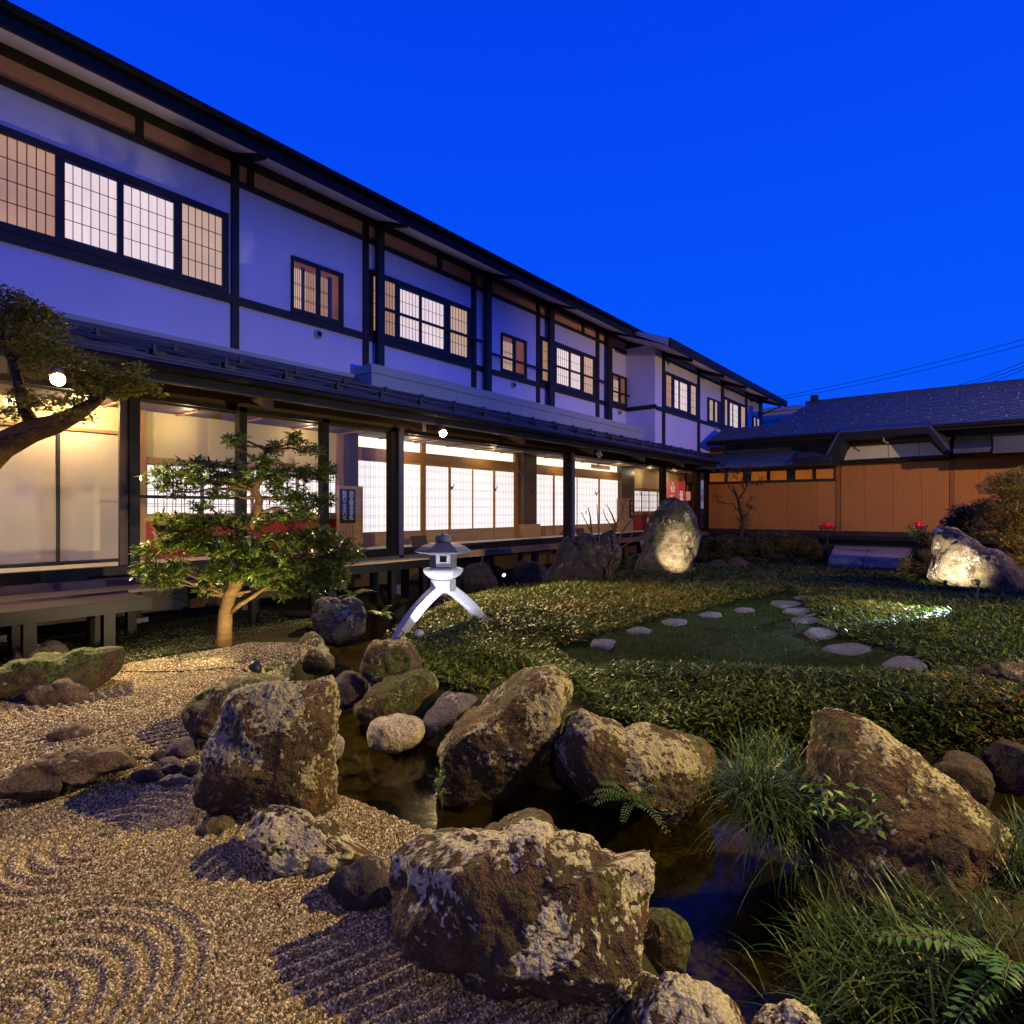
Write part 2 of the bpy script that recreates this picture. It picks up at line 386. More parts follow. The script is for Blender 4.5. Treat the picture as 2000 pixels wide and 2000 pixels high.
small_window(567.7, 667.4, ([(570.8, 615), (622.8, 659)], [(571, 585.5, m_amber2, 4), (593, 613, m_amber, 6), (623.5, 637, m_amber, 5)], [(585.8, 592.8), (637.2, 646)]))
small_window(977.6, 1025.8, ([(979, 998), (1004, 1021.6)], [(979.2, 997.8, m_amber2, 7)], []))
small_window(1193.9, 1222.3, ([(1194.8, 1205), (1209.4, 1218.5)], [(1195, 1204.8, m_amber2, 4)], []))
for px, py in ((622, 653), (1003, 752), (1210, 806)):
    c = onY(px, py, YU - .03)
    v = MB().lathe([(.085, 0), (.085, .03), (.065, .05), (.02, .07)], (0,0,0), 20)
    vv = [(c[0] + a, YU - h, c[2] + b) for a, b, h in v.v]; v.v = vv
    v.build('vent_cap', m_boxmetal, main, smooth=True)
    w = MB().lathe([(.05, 0), (.04, .02)], (0,0,0), 16); w.v = [(c[0] + a, YU - .071 - h, c[2] + b) for a, b, h in w.v]; w.build('vent_hood', m_black, main)

# parapet box over the lower roof
XB0 = 7.40
bx = MB(); bx.box(XB0, XR - .03, 9.45, YU - .002, 2.30, 2.70); bx.build('parapet_box', m_boxmetal, main)
ibox('parapet_cap', m_boxmetal, main, XB0 - .02, XR - .02, 9.43, YU - .002, 2.705, 2.875)
for x in np.arange(XB0 + 2.4, XR - .5, 2.4): ibox('sheet_seam', m_boxmetal, main, x, x + .012, 9.444, 9.452, 2.30, 2.70)

# lower roof and its eave
XLR = 25.2
yz_prism([(8.2, 1.86), (10.1, 2.70), (10.1, 2.6), (8.2, 1.76)], XL, XLR).build('lower_roof', m_roof, main)
rs = MB()
for k in range(8):                       # lapped metal courses
    y = 8.24 + k * .235; z = 1.86 + (y - 8.2) * .442
    rs.prism([(XL, y, z + .002), (XL, y, z + .03), (XL, y + .235, z + .108), (XL, y + .235, z + .10)], (XLR - XL, 0, 0))
rs.build('roof_courses', m_roof, main)
ibox('roof_flashing', m_boxmetal, main, XL, XB0 - .05, 9.93, YU - .003, 2.58, 2.72)
ibox('eave_fascia', m_fascia, main, XL, XLR, 8.165, 8.23, 1.635, 1.875)
MB().tube([(XL, 8.1, 1.80), (XLR, 8.1, 1.80)], .06, 10).build('gutter', m_timber2, main, smooth=True)
for yy in (8.50, 8.86):
    z = 1.86 + (yy - 8.2) * .442 + .12
    MB().tube([(XL, yy, z), (XLR, yy, z)], .024, 8).build('snow_rail', m_roof, main, smooth=True)
for k in range(30):
    x = -3.4 + k * .93
    for yy in (8.50, 8.86):
        z = 1.86 + (yy - 8.2) * .442
        xx = x + (.4 if yy > 8.6 else 0)
        MB().box(xx, xx + .04, yy - .05, yy + .09, z + .03, z + .16).box(xx - .05, xx + .2, yy + .03, yy + .05, z + .03, z + .1).build('rail_clamp', m_roof, main)
yz_prism([(8.23, 1.65), (9.1, 1.99), (9.1, 2.02), (8.23, 1.68)], XL, XLR).build('lower_soffit', m_soffit2, main)
ibox('eave_trim', m_deck, main, XL, XLR, 8.232, 8.26, 1.625, 1.655)
for k in range(-2, 8):
    x = 1.55 + k * 3.07
    MB().prism([(x - .05, 8.26, 1.66), (x - .05, 9.1, 1.97), (x - .05, 9.1, 1.82), (x - .05, 8.26, 1.47)], (.10, 0, 0)).build('rafter', m_soffit2, main)
ibox('transom_board', m_soffit2, main, XL, 24.3, 9.1, 9.18, 1.60, 2.05)
ibox('glass_head', m_timber2, main, XL, 24.3, 9.06, 9.2, 1.525, 1.60)

# veranda: floor, sill, glass
ibox('veranda_floor', m_tatami, main, XL, 24.38, 9.2, 10.3, -.83, FZ)
ibox('sill', m_timber2, main, XL, 24.38, 9.05, 9.2, -.90, -.76)
ibox('floor_beam', m_deck, main, XL, 24.38, 8.98, 9.10, -1.06, -.905)
ibox('ceiling', m_ceil, main, XL, 24.3, 9.2, 10.0, 1.50, 1.56)
for k in range(28):
    ibox('ceiling_batten', m_woodv, main, XL + k * 1.0, XL + k * 1.0 + .035, 9.22, 9.99, 1.475, 1.499)
gp = [(-330, -290), (249, 269), (462, 477), (625, 637), (758, 783), (1103, 1116), (1290, 1297), (1356, 1364.6), (1377, 1385)]
gx = [(XY(a, YG), XY(b, YG)) for a, b in gp]
for i, (a, b) in enumerate(gx):
    ibox('veranda_post', m_timber2, main, a, b, YG - .09, YG + .06, -.88 if i not in (4, 5) else -1.0, 1.6)
    if i in (4, 5): ibox('downpipe', m_pipe, main, a + (b - a) * .42, a + (b - a) * .78, YG - .17, YG - .095, -1.06, 1.6)
bird = lambda s, c: [(c[0] + dx * s, c[1], c[2] + dz * s) for dx, dz in ((-1, 1.1), (-.95, .3), (-.35, -.5), (0, -.95), (.45, -.5), (1, .25), (.95, .9), (.6, .1), (.2, -.25), (.05, .1), (-.15, -.25), (-.55, .25))]
birds = [(882, 950), (967, 953.5), (1039.6, 957), (1165, 963), (1252, 965), (1318, 969), (1339, 971)]
for i in range(len(gx) - 1):
    x0, x1 = gx[i][1], gx[i+1][0]
    g = ibox('glass_pane', m_glass, main, x0 - .01, x1 + .01, YG - .004, YG + .004, -.765, 1.53)
    for b in birds:
        c = onY(b[0], b[1], YG - .008)
        if x0 < c[0] < x1: MB().prism(bird(.085, c), (0, -.004, 0)).build('bird_decal', m_black, g)
    if i in (1, 2): ibox('guard_bar', m_timber2, main, x0, x1, YG - .05, YG - .02, .155, .20)
ibox('door_stile', m_soffit2, main, gx[1][0] - .10, gx[1][0] - .003, YG - .03, YG + .03, -.76, 1.52)

# inner wall of the corridor
D = lambda p: XY(p, YD)
def zD(px, py): return float(onY(px, py, YD)[2])
ibox('inner_core', m_soffit2, main, XL, 24.3, YD + .06, YD + .2, FZ, 1.56)
# beige sliding panels at the left
ibox('cream_panel', m_cream, main, XL, D(270), YD, YD + .05, 1.15, 1.5)
ibox('lintel', m_wood, main, XL, D(270), YD - .03, YD + .05, 1.105, 1.15)
xs = [XL, D(-210), D(114), D(262)]
for i in range(3):
    p = ibox('sliding_panel', m_fusuma, main, xs[i] + .02, xs[i+1] - .02, YD + (.02 if i % 2 else 0), YD + .05, -.72, 1.09)
    MB().box(xs[i] + .02, xs[i+1] - .02, YD - .012, YD + .05, -.76, -.722).box(xs[i] - .02, xs[i] + .018, YD - .012, YD + .05, -.76, 1.10).build('panel_edge', m_timber, p)
    if i == 2: MB().lathe([(.045, 0), (.045, .012)], (0,0,0), 18)
k = MB().lathe([(.05, 0), (.05, .015), (.03, .02)], (0,0,0), 18); c = onY(246, 990, YD - .01)
k.v = [(c[0] + a, YD - .002 - h, c[2] + b) for a, b, h in k.v]; k.build('door_pull', m_black, main)
def low_shoji(p0, p1, divs, cols):
    ibox('cream_panel', m_cream, main, D(p0), D(p1), YD, YD + .05, .80, 1.5)
    ibox('lintel', m_wood, main, D(p0), D(p1), YD - .03, YD + .05, .715, .80)
    ibox('shoji_sill', m_woodlt, main, D(p0), D(p1), YD - .03, YD + .05, -.187, -.10)
    ibox('red_panel', m_red, main, D(p0), D(p1), YD, YD + .05, FZ, -.19)
    ds = [p0] + divs + [p1]
    for i in range(len(ds) - 1):
        a, b = D(ds[i]), D(ds[i+1]); w = .028
        f = MB().box(a, a + w, YD - .02, YD + .02, -.10, .715).box(b - w, b, YD - .02, YD + .02, -.10, .715).box(a + w, b - w, YD - .02, YD + .02, .68, .715).box(a + w, b - w, YD - .02, YD + .02, -.10, -.065).build('shoji_screen', m_wood, main)
        ibox('paper', m_paper, f, a + w, b - w, YD + .005, YD + .015, -.065, .68)
        lt = MB()
        for k in range(1, cols + 1):
            x = a + w + (b - a - 2*w) * k / (cols + 1)
            for dx in (-.022, .022): lt.box(x + dx - .005, x + dx + .005, YD - .002, YD + .004, -.065, .68)
        for z in (.05, .085, .29, .325, .53, .565): lt.box(a + w, b - w, YD - .0015, YD + .0042, z - .005, z + .005)
        lt.build('lattice', m_kumi, f, kind='stuff')
ibox('wood_post', m_woodv, main, D(267), D(283), YD - .05, YD + .05, FZ, 1.5)
low_shoji(283, 657, [394, 492, 580], 5)
ibox('wood_post', m_woodv, main, D(657), D(668), YD - .06, YD + .05, FZ, 1.5)
ibox('wall_pillar', m_pillar, main, D(668), D(694), YD - .10, YD + .05, FZ, 1.5)
def tall_shoji(p0, p1, divs, cols=6):
    ibox('lintel', m_wood, main, D(p0), D(p1), YD - .04, YD + .05, 1.04, 1.28)
    ibox('transom_paper', m_transom, main, D(p0), D(p1), YD + .02, YD + .05, 1.28, 1.5)
    ds = [p0] + divs + [p1]
    for i in range(len(ds) - 1):
        a, b = D(ds[i]), D(ds[i+1]); w = .03; y = YD - (.02 if i % 2 else 0)
        f = MB().box(a, a + w, y - .02, y + .015, FZ, 1.04).box(b - w, b, y - .02, y + .015, FZ, 1.04).box(a + w, b - w, y - .02, y + .015, 1.0, 1.04) \
            .box(a + w, b - w, y - .02, y + .015, -.50, -.47).box(a + w, b - w, y - .02, y + .015, FZ, -.72).build('shoji_door', m_woodlt, main)
        ibox('paper', m_paper, f, a + w, b - w, y, y + .01, -.47, 1.0)
        ibox('base_board', m_woodlt, f, a + w, b - w, y - .005, y + .01, -.72, -.50)
        lt = MB()
        for k in range(1, cols + 1):
            x = a + w + (b - a - 2*w) * (k - .3) / (cols + .4)
            for dx in (-.02, .02): lt.box(x + dx - .0022, x + dx + .0022, y - .0026, y - .0005, -.47, 1.0)
        for z in np.linspace(-.35, .88, 7):
            for dz in (-.017, .017): lt.box(a + w, b - w, y - .0024, y - .0004, z + dz - .0022, z + dz + .0022)
        lt.build('lattice', m_kumip, f, kind='stuff')
tall_shoji(694, 821, [758])
ibox('wood_post', m_woodv, main, D(821), D(828.5), YD - .06, YD + .05, FZ, 1.5)
tall_shoji(828.5, 1003, [877, 922, 964])
ibox('wood_post', m_woodv, main, D(1003), D(1009.5), YD - .06, YD + .05, FZ, 1.5)
ibox('wall_pillar', m_pillar, main, D(1010), D(1036), YD - .22, YD + .05, -.40, 1.5)
ibox('pillar_casing', m_woodlt, main, D(1009), D(1041), YD - .26, YD + .05, FZ, -.405)
tall_shoji(1037, 1206, [1080.5, 1126, 1169])
MB().box(D(1155), D(1190), YD - .03, YD + .015, 1.34, 1.47).build('transom_lattice', m_wood, main)
ibox('wall_pillar', m_pillar, main, D(1206.5), D(1232), YD - .15, YD + .05, FZ, 1.5)
ibox('wood_post', m_woodv, main, D(1232), D(1236), YD - .04, YD + .05, FZ, 1.5)
low_shoji(1236, 1292, [1252.5, 1267, 1283], 4)
ibox('beige_wall', m_cream, main, D(1292), D(1366), YD, YD + .05, 1.05, 1.5)
ibox('brown_door', m_woodv, main, D(1292), D(1366), YD, YD + .05, FZ, 1.05)
for p in (1299, 1341, 1352, 1358): ibox('door_rib', m_wood, main, D(p), D(p) + .07, YD - .03, YD - .002, FZ, 1.05)
ibox('far_wall', m_cream, main, 24.31, 27.5, 10.0, 10.1, .9, 1.7)
ibox('far_door', m_woodv, main, 24.31, 27.5, 10.0, 10.1, FZ, .895)
ibox('far_floor', m_tatami, main, 24.39, 27.5, 9.15, 9.99, -.83, FZ)
# corridor ceiling lamps: small recessed spots
for i, x in enumerate((-1.5, .9, 2.6, 4.0, 6.1, 8.6, 11.2, 14.6, 17.6, 20.0, 22.2)):
    d = ibox('ceiling_lamp', m_brass, main, x - .05, x + .05, 9.5, 9.6, 1.478, 1.4995)
    lamp('corridor_light', 'POINT', (x, 9.55, 1.36), 9 if x > 3 else 66, WARM2, .05, parent=main)

# space under the veranda
ibox('foundation_wall', m_soffit2, main, XL, 24.38, 9.75, 9.85, GZ - .4, -.83)
for x in (-2.2, -.2, 1.6, 3.1, 4.6, 6.1, 7.7, 10.2, 12.3, 13.9, 16.2, 18.2, 20.0, 22.3):
    ibox('floor_post', m_timber2, main, x - .07, x + .07, 9.0, 9.14, GZ - .3, -1.06)
    ibox('post_stone', m_granite_d, main, x - .13, x + .13, 8.94, 9.2, GZ - .35, GZ + .08)
# ================================================================ end wing of the long building
YW = 8.96
wing = empty('end_wing', (25, 9, GZ), 'projecting far end wing of the white inn where the upper wall steps forward', 'building')
WX1 = 31.4
ibox('wing_core', m_plaster, wing, 19.2, WX1, YW + .02, 13.8, 2.0, 5.5)
px_v = lambda p: XY(p, YW)
ve = [19.2]
for a, b in ((1292.7, 1296.6), (1361.5, 1365), (1408, 1412), (1454.7, 1458), (1482, 1487)):
    x0, x1 = px_v(a), px_v(b); ve += [x0, x1]
    ibox('post', m_timber, wing, x0, x1, YW - .06, YW + .02, 2.1, 5.62)
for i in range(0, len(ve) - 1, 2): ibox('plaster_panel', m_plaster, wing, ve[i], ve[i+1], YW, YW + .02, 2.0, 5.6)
ibox('side_panel', m_plaster, wing, 19.17, 19.2, YW, YU + .01, 2.0, 5.75)
ibox('sill_beam', m_timber, wing, 19.2, WX1, YW - .055, YW + .01, 3.46, 3.60)
ibox('side_beam', m_timber, wing, 19.12, 19.17, YW - .055, YU - .06, 3.50, 3.645)
ibox('head_beam', m_timber, wing, px_v(1300), WX1, YW - .05, YW + .01, 5.33, 5.41)
RW = [(7.9, 5.48), (14.5, 8.12), (14.5, 7.9), (7.9, 5.30)]
yz_prism(RW, 17.95, 32.2).build('wing_roof', m_roof, wing)
yz_prism([(7.95, 5.255), (8.95, 5.655), (10.05, 6.085), (10.05, 6.05), (7.95, 5.215)], 18.0, 32.15).build('soffit', m_soffit, wing)
ibox('eave_board', m_fascia, wing, 17.93, 32.22, 7.86, 7.92, 5.2, 5.49)
yz_prism([(7.92, 5.47), (9.15, 5.96), (9.15, 5.82), (7.92, 5.24)], 17.91, 17.95).build('verge_board', m_boxmetal, wing)
for px in (1298, 1363, 1410, 1456, 1484):
    x = px_v(px); MB().prism([(x-.07, 7.95, 5.25), (x-.07, YW, 5.63), (x-.07, YW, 5.45), (x-.07, 7.95, 5.1)], (.14, 0, 0)).build('eave_bracket', m_timber2, wing)
MB().beam((31.4, YW + .1, 4.75), (31.9, 8.1, 5.2), .06, .06).build('corner_strut', m_timber, wing)
wz = dict(fm=m_timber)
window(1297, 1361, 4.93, 3.60, YW, [(1298, 1309, m_amber, 4, 4, m_kumid), (1314.5, 1323, m_paper2, 2, 4, m_kumid), (1325, 1340, m_paper2, 5, 4, m_kumid), (1346.6, 1357, m_amber2, 3, 4, m_kumid)], wing)
window(1381, 1408, 4.62, 3.60, YW, [(1383, 1390.5, m_amber2, 3, 2, m_kumid), (1393.7, 1399, m_amber2, 2, 1, m_kumid), (1402, 1406.5, m_violet, 0, 0, None)], wing, top=.08)
window(1412, 1454.5, 4.93, 3.60, YW, [(1413, 1418.5, m_amber2, 3, 1, m_kumid), (1423, 1428.5, m_paper2, 2, 4, m_kumid), (1429.5, 1439.5, m_paper2, 4, 4, m_kumid), (1445, 1453.3, m_amber2, 3, 1, m_kumid)], wing)
window(1469, 1482, 4.62, 3.60, YW, [(1470, 1474, m_amber2, 2, 1, m_kumid), (1476.5, 1481, m_amber2, 2, 1, m_kumid)], wing, top=.08)
c = onY(1396.8, 838, YW); w = MB().lathe([(.1, 0), (.1, .04), (.04, .07)], (0,0,0), 16); w.v = [(c[0]+a, YW - h, c[2]+b) for a, b, h in w.v]; w.build('vent_cap', m_boxmetal, wing)

# ================================================================ low hall at the right
XH = 24.4
def HY_(p): return YX(p, XH)
def zH(px, py): return float(onX(px, py, XH)[2])
hall = empty('garden_hall', (XH, 2, GZ), 'low single storey hall with orange board wall and dark blue shingled roof', 'building')
m_hall = M('orange_board', (.47,.19,.036), .6, .12, 5, .12, 60, stretch=(4, 9, .5))
m_hallpost = M('orange_post', (.30,.11,.022), .6, .15, 4, stretch=(4,4,.5))
m_stop = M('snow_stop_metal', (.13,.15,.20), .5)
m_shingle = M('slate_shingle', (.040,.072,.165), .55, .45, 9, .3, 40, stretch=(.5,2.2,1))
m_white2 = M('white_gable_board', (.62,.60,.58), .8, .05, 2)
m_tran = ME('transom_orange', (.30,.075,.006), .75, .15, .6, .03)
Y0, Y1 = 9.0, -9.0
ibox('hall_core', m_hallpost, hall, XH + .05, XH + 4.1, Y1, Y0 + .05, GZ, 2.6)
# wall boards: one panel every 0.96 m with fine upright ribs
yb = HY_(1638); pan = []
y = Y0
edges_h = list(np.arange(Y0, yb + .3, -1.02)) + [yb + .08]
edges_h2 = [yb - .08] + [HY_(p) for p in (1688, 1743.5, 1800)] + [HY_(1855)]
edges_h3 = [HY_(1864)] + [HY_(p) for p in (1912, 1961)] + list(HY_(1961) - np.arange(1, 9) * 1.02)
def panels(ed, zt):
    for i in range(len(ed) - 1):
        a, b = ed[i], ed[i+1]; p = ibox('wall_panel', m_hall, hall, XH - .02, XH + .05, a - .004, b + .004, -.78, zt)
        ribs = MB(); n = max(2, int(abs(a - b) / .075))
        for k in range(n):
            yy = a - .008 + (b - a + .016) * (k + .5) / n; ribs.box(XH - .0235, XH - .019, yy - .022, yy + .022, -.775, zt - .005)
        ribs.build('board_ribs', m_hall, p)
panels(edges_h, 1.04); panels(edges_h2, 1.625); panels(edges_h3, 1.66)
for a, b in ((1633, 1642), (1855.5, 1864)): ibox('wall_post', m_hallpost, hall, XH - .05, XH + .05, HY_(a), HY_(b), -.8, 1.66)
ibox('base_board', m_timber, hall, XH - .10, XH + .05, Y1, Y0, GZ, -.785)
# transom windows
tp = [(1387, 1415.7), (1422, 1451.5), (1467.5, 1498), (1505, 1537), (1554, 1587), (1594.5, 1628.5)]
fr = MB(); fr.box(XH - .06, XH, HY_(1384), HY_(1633), 1.04, 1.14); fr.box(XH - .06, XH, HY_(1384), HY_(1633), 1.49, 1.62)
pr = [1384] + [q for t in tp for q in t] + [1633]
for i in range(0, len(pr), 2): fr.box(XH - .055, XH, HY_(pr[i]), HY_(pr[i+1]), 1.14, 1.49)
trf = fr.build('transom_frame', m_timber, hall)
for a, b in tp: ibox('pane', m_tran, trf, XH - .03, XH - .01, HY_(a), HY_(b), 1.14, 1.49)
ibox('eave_wall', m_hallpost, hall, XH - .03, XH + .05, HY_(1384), HY_(1633), 1.62, 1.95)
# lower tier roof (shingles left of the porch hood, ribbed metal right of it)
def xz_prism(prof, y0, y1): return MB().prism([(x, y0, z) for x, z in prof], (0, y1 - y0, 0))
yA, yB, yC = 9.3, YX(1556, 23.0), YX(1936, 23.0)
xz_prism([(22.8, 1.70), (24.4, 2.30), (24.4, 2.2), (22.8, 1.58)], yA, yB).build('lower_tier_roof', m_shingle, hall)
cs = MB()
for k in range(9):
    x = 22.82 + k * .165; z = 1.70 + (x - 22.8) * .375
    cs.prism([(x, yA, z), (x, yA, z + .035), (x + .165, yA, z + .068), (x + .165, yA, z + .06)], (0, yB - yA, 0))
cs.build('shingle_courses', m_shingle, hall)
xz_prism([(22.7, 1.86), (24.4, 2.42), (24.4, 2.3), (22.7, 1.72)], YX(1862, 22.7), yC).build('lower_tier_roof', m_roof, hall)
xz_prism([(22.6, 1.78), (24.4, 2.42), (24.4, 2.3), (22.6, 1.66)], yC - .03, Y1).build('lower_tier_roof', m_roof, hall)
cs = MB()
for k in range(11):
    x = 22.62 + k * .12; z = 1.78 + (x - 22.6) * .355; cs.box(x, x + .05, yC - .05, Y1, z, z + .05)
cs.build('roof_ribs', m_roof, hall)
xz_prism([(22.65, 1.75), (23.6, 2.12), (23.6, 2.0), (22.65, 1.6)], YX(1551, 22.65), YX(1622, 22.65)).build('canopy_roof', m_roof, hall)
ibox('canopy_fascia', m_fascia, hall, 22.55, 22.65, YX(1551, 22.6), YX(1622, 22.6), 1.58, 1.83)
ibox('clerestory_band', m_roof, hall, XH - .03, XH + .05, 8.3, YX(1640, XH), 2.28, 2.72)
ibox('clerestory_band', m_roof, hall, XH - .03, XH + .05, YX(1862, XH), Y1, 2.40, 2.80)
# main roof
RY = 26.45; pl = lambda x, y: (x, y, 2.69 + .5 * (x - 23.2))
top = [pl(23.2, 8.61), pl(24.38, 8.42), pl(24.42, 6.44), pl(26.45, 5.63), pl(26.45, Y1), pl(23.2, Y1)]
MB().prism(top, (0, 0, -.16)).build('main_roof', m_shingle, hall)
back = [(26.45, 5.63, 4.31), (29.7, 8.4, 2.69), (29.7, Y1, 2.69), (26.45, Y1, 4.31)]
MB().prism(back[::-1], (0, 0, -.16)).build('back_roof', m_shingle, hall)
def ylim(x):                            # left limit of the roof plane
    if x < 24.4: return 8.61 - (x - 23.2) * .16
    return 6.44 - (x - 24.42) * .40
cs = MB(); nco = 26; dxx = (26.42 - 23.2) / nco
for k in range(nco):
    x = 23.2 + k * dxx; yl = ylim(x + dxx * .6) - .02; y = yl; i = 0
    z0 = 2.69 + .5 * (x - 23.2); z1 = z0 + .5 * dxx
    while y > Y1:
        wdt = random.uniform(.22, .42); h = random.uniform(.012, .03); y2 = max(Y1, y - wdt)
        cs.prism([(x - .012, y - .004, z0 + .001), (x - .012, y - .004, z0 + h + .008), (x + dxx, y - .004, z1 + .006), (x + dxx, y - .004, z1 + .001)], (0, y2 - y + .008, 0)); y = y2
cs.build('shingle_courses', m_shingle, hall, kind='stuff')
sg = MB()
for k in range(2, nco, 3):
    x = 23.2 + k * dxx; z0 = 2.69 + .5 * (x - 23.2); y = ylim(x) - .2 - random.random() * .4
    while y > Y1:
        sg.box(x - .015, x + .02, y - .025, y + .025, z0, z0 + random.uniform(.05, .07)); y -= random.uniform(.6, 1.2)
sg.build('snow_stops', m_stop, hall, kind='stuff')
ibox('eave_fascia', m_fascia, hall, 23.12, 23.22, Y1, 8.62, 2.50, 2.70)
MB().tube([(23.08, 8.6, 2.62), (23.08, Y1, 2.62)], .06, 8).build('gutter', m_timber2, hall)
MB().tube([(26.45, 5.75, 4.33), (26.45, Y1, 4.33)], .10, 8).build('ridge_cap', m_roof, hall)
ibox('ridge_end', m_timber, hall, 26.3, 26.6, 5.3, 5.55, 4.35, 4.62)
# porch hood: dark trapezoid hood standing out over a white gable board
XF = 23.0
def hp(px, py, X=XF): return onX(px, py, X)
o1 = [hp(1640, 845), hp(1815, 833), hp(1856, 884), hp(1856, 894), hp(1800, 842), hp(1652, 853), hp(1628, 908), hp(1612, 897)]
MB().prism([hp(1640, 845), hp(1815, 833), hp(1856, 884), hp(1852, 894), hp(1812, 846), hp(1650, 857), hp(1630, 906), hp(1612, 897)], (1.4, 0, 0)).build('hood_roof', m_fascia, hall)
a0 = hp(1640, 845); a1 = hp(1815, 833)
MB().prism([a0 + (0,0,.0), a1, a1 + (1.4, 0, .5), a0 + (1.4, 0, .5)], (0, 0, .05)).build('hood_top', m_roof, hall)
MB().prism([hp(1815, 833), hp(1856, 884), hp(1856, 884) + (1.4, 0, .3), hp(1815, 833) + (1.4, 0, .4)], (0, -.05, .03)).build('hood_side', m_roof, hall)
MB().prism([hp(1640, 845), hp(1612, 897), hp(1612, 897) + (1.4, 0, .3), hp(1640, 845) + (1.4, 0, .4)], (0, .05, .03)).build('hood_side', m_roof, hall)
xg = XH - .12
MB().prism([onX(1640, 858, xg), onX(1822, 846, xg), onX(1846, 888, xg), onX(1634, 902, xg)], (.1, 0, 0)).build('gable_back', m_soffit2, hall)
q = [onX(1637, 899, xg - .04), onX(1662, 873.5, xg - .04), onX(1817, 864, xg - .04), onX(1843, 888, xg - .04)]
MB().prism(q, (.03, 0, 0)).build('gable_board', m_white2, hall)
for px in (1735, 1795):
    p = onX(px, 880, xg - .05); ibox('board_joint', m_soffit2, hall, xg - .044, xg - .04, p[1] - .008, p[1] + .008, 1.75, 2.26)
ibox('gable_beam', m_timber2, hall, xg - .25, XH + .05, YX(1634, xg), YX(1857, xg), 1.63, 1.715)
MB().tube([onX(1726, 851, 23.3), onX(1726, 861, 23.3), onX(1735, 866, 23.3)], .025, 6).build('hood_bracket', m_boxmetal, hall)
for (a, b) in ((1612, 1640), (1815, 1856)): pass
ibox('floor_edge', m_timber2, hall, XH - .5, XH - .1, Y1, Y0 - .6, -1.08, -.95)

# small annex behind
annex = empty('annex_block', (36, 8.3, GZ), 'small grey annex block peeking out behind the hall roof', 'building')
ax = 36.0
a0, a1 = YX(1487, ax), YX(1560, ax)
ibox('wall', m_soffit, annex, ax, ax + 3, a0, a1, GZ, float(onX(1500, 806, ax)[2]))
ibox('roof', m_boxmetal, annex, ax - .3, ax + 3.2, a0 + .2, a1 - .2, float(onX(1500, 806, ax)[2]), float(onX(1500, 798, ax)[2]))
ibox('window_band', m_frieze, annex, ax - .03, ax, a0 - .1, a1 + .1, float(onX(1500, 827, ax)[2]), float(onX(1500, 819, ax)[2]))

# power cables far behind
m_cable = M('cable', (.012,.012,.016), .9)
for i, (p, q, lab) in enumerate((((1500, 779), (2010, 660), 'uppermost power cable of the upper pair across the blue sky'),
        ((1540, 777), (2010, 671), 'lower power cable of the upper pair across the blue sky'),
        ((1790, 772), (2010, 703), 'top power cable of the lower bundle above the hall ridge'),
        ((1810, 769), (2010, 711), 'middle power cable of the lower bundle above the hall ridge'),
        ((1850, 767), (2010, 717), 'lowest power cable just above the hall ridge'))):
    A = onT(*p, 62 - i); B = onT(*q, 46 - i)
    pts = [A + (B - A) * t - np.array((0, 0, 1.1)) * t * (1 - t) for t in np.linspace(-.3, 1.5, 24)]
    o = MB().tube(pts, .022, 5).build('power_cable', m_cable, None, org=A); tag(o, lab, 'cable', 'power cables in the sky')
# ================================================================ ground, stream, gravel
STREAM = [(5.9,7.5,.75),(5.45,7.2,.55),(4.6,6.3,.38),(3.74,5.29,.30),(3.05,4.35,.40),(2.72,3.66,.48),(2.56,2.9,.55),(2.62,2.3,.52),(2.85,1.8,.42),(2.85,1.3,.48),(2.60,.8,.50),(2.25,.35,.52),(1.8,-.25,.5),(1.1,-1.2,.5)]
BRANCH = [(2.95,1.75,.4),(3.6,1.0,.6),(4.3,.1,.6),(5.4,-1.0,.6),(7.5,-2.5,.7)]
POND = [(5.9,7.5,.8),(8.0,8.2,.75),(12,8.3,.8),(16,7.9,1.0),(19.5,6.8,1.6),(20.0,4.5,1.5),(19.6,1.5,1.5),(19.2,-2,1.5),(19,-9,1.5)]
def seg_d(P, line):
    """distance to the polyline minus its local half width"""
    best = np.full(len(P), 1e9)
    for (x0,y0,w0),(x1,y1,w1) in zip(line[:-1], line[1:]):
        a = np.array((x0,y0)); d = np.array((x1-x0,y1-y0)); L = d @ d
        t = np.clip(((P - a) @ d) / L, 0, 1); q = a + t[:,None]*d
        best = np.minimum(best, np.hypot(*(P - q).T) - (w0 + (w1-w0)*t))
    return best
def ss(e0, e1, x): t = np.clip((x - e0)/(e1 - e0), 0, 1); return t*t*(3-2*t)
def hgt(P):
    P = np.atleast_2d(np.asarray(P, float))[:, :2]
    d = np.minimum(np.minimum(seg_d(P, STREAM), seg_d(P, BRANCH)), seg_d(P, POND))
    wob = (fbm(np.c_[P*1.1, np.zeros(len(P))], 3, 3) - .5)
    h = GZ + .10*wob*ss(.1, .9, d) - .50*(1 - ss(-.22, .16, d + .12*wob))
    # the planted island swells a little
    u = island_sd(P); h = h + .16*ss(.2, 1.6, u)*(1 - .8*ss(12, 14, P[:,0]))
    return h
def inpoly(P, poly):
    x, y = P[:,0], P[:,1]; r = np.zeros(len(P), bool); n = len(poly)
    for i in range(n):
        x0,y0 = poly[i]; x1,y1 = poly[(i+1) % n]
        c = ((y0 > y) != (y1 > y)) & (x < (x1-x0)*(y-y0)/(y1-y0+1e-12) + x0); r ^= c
    return r
def poly_d(P, poly):
    b = np.full(len(P), 1e9); n = len(poly)
    for i in range(n):
        a = np.array(poly[i]); d = np.array(poly[(i+1) % n]) - a
        t = np.clip(((P-a) @ d)/(d @ d), 0, 1); b = np.minimum(b, np.hypot(*(P - a - t[:,None]*d).T))
    return b
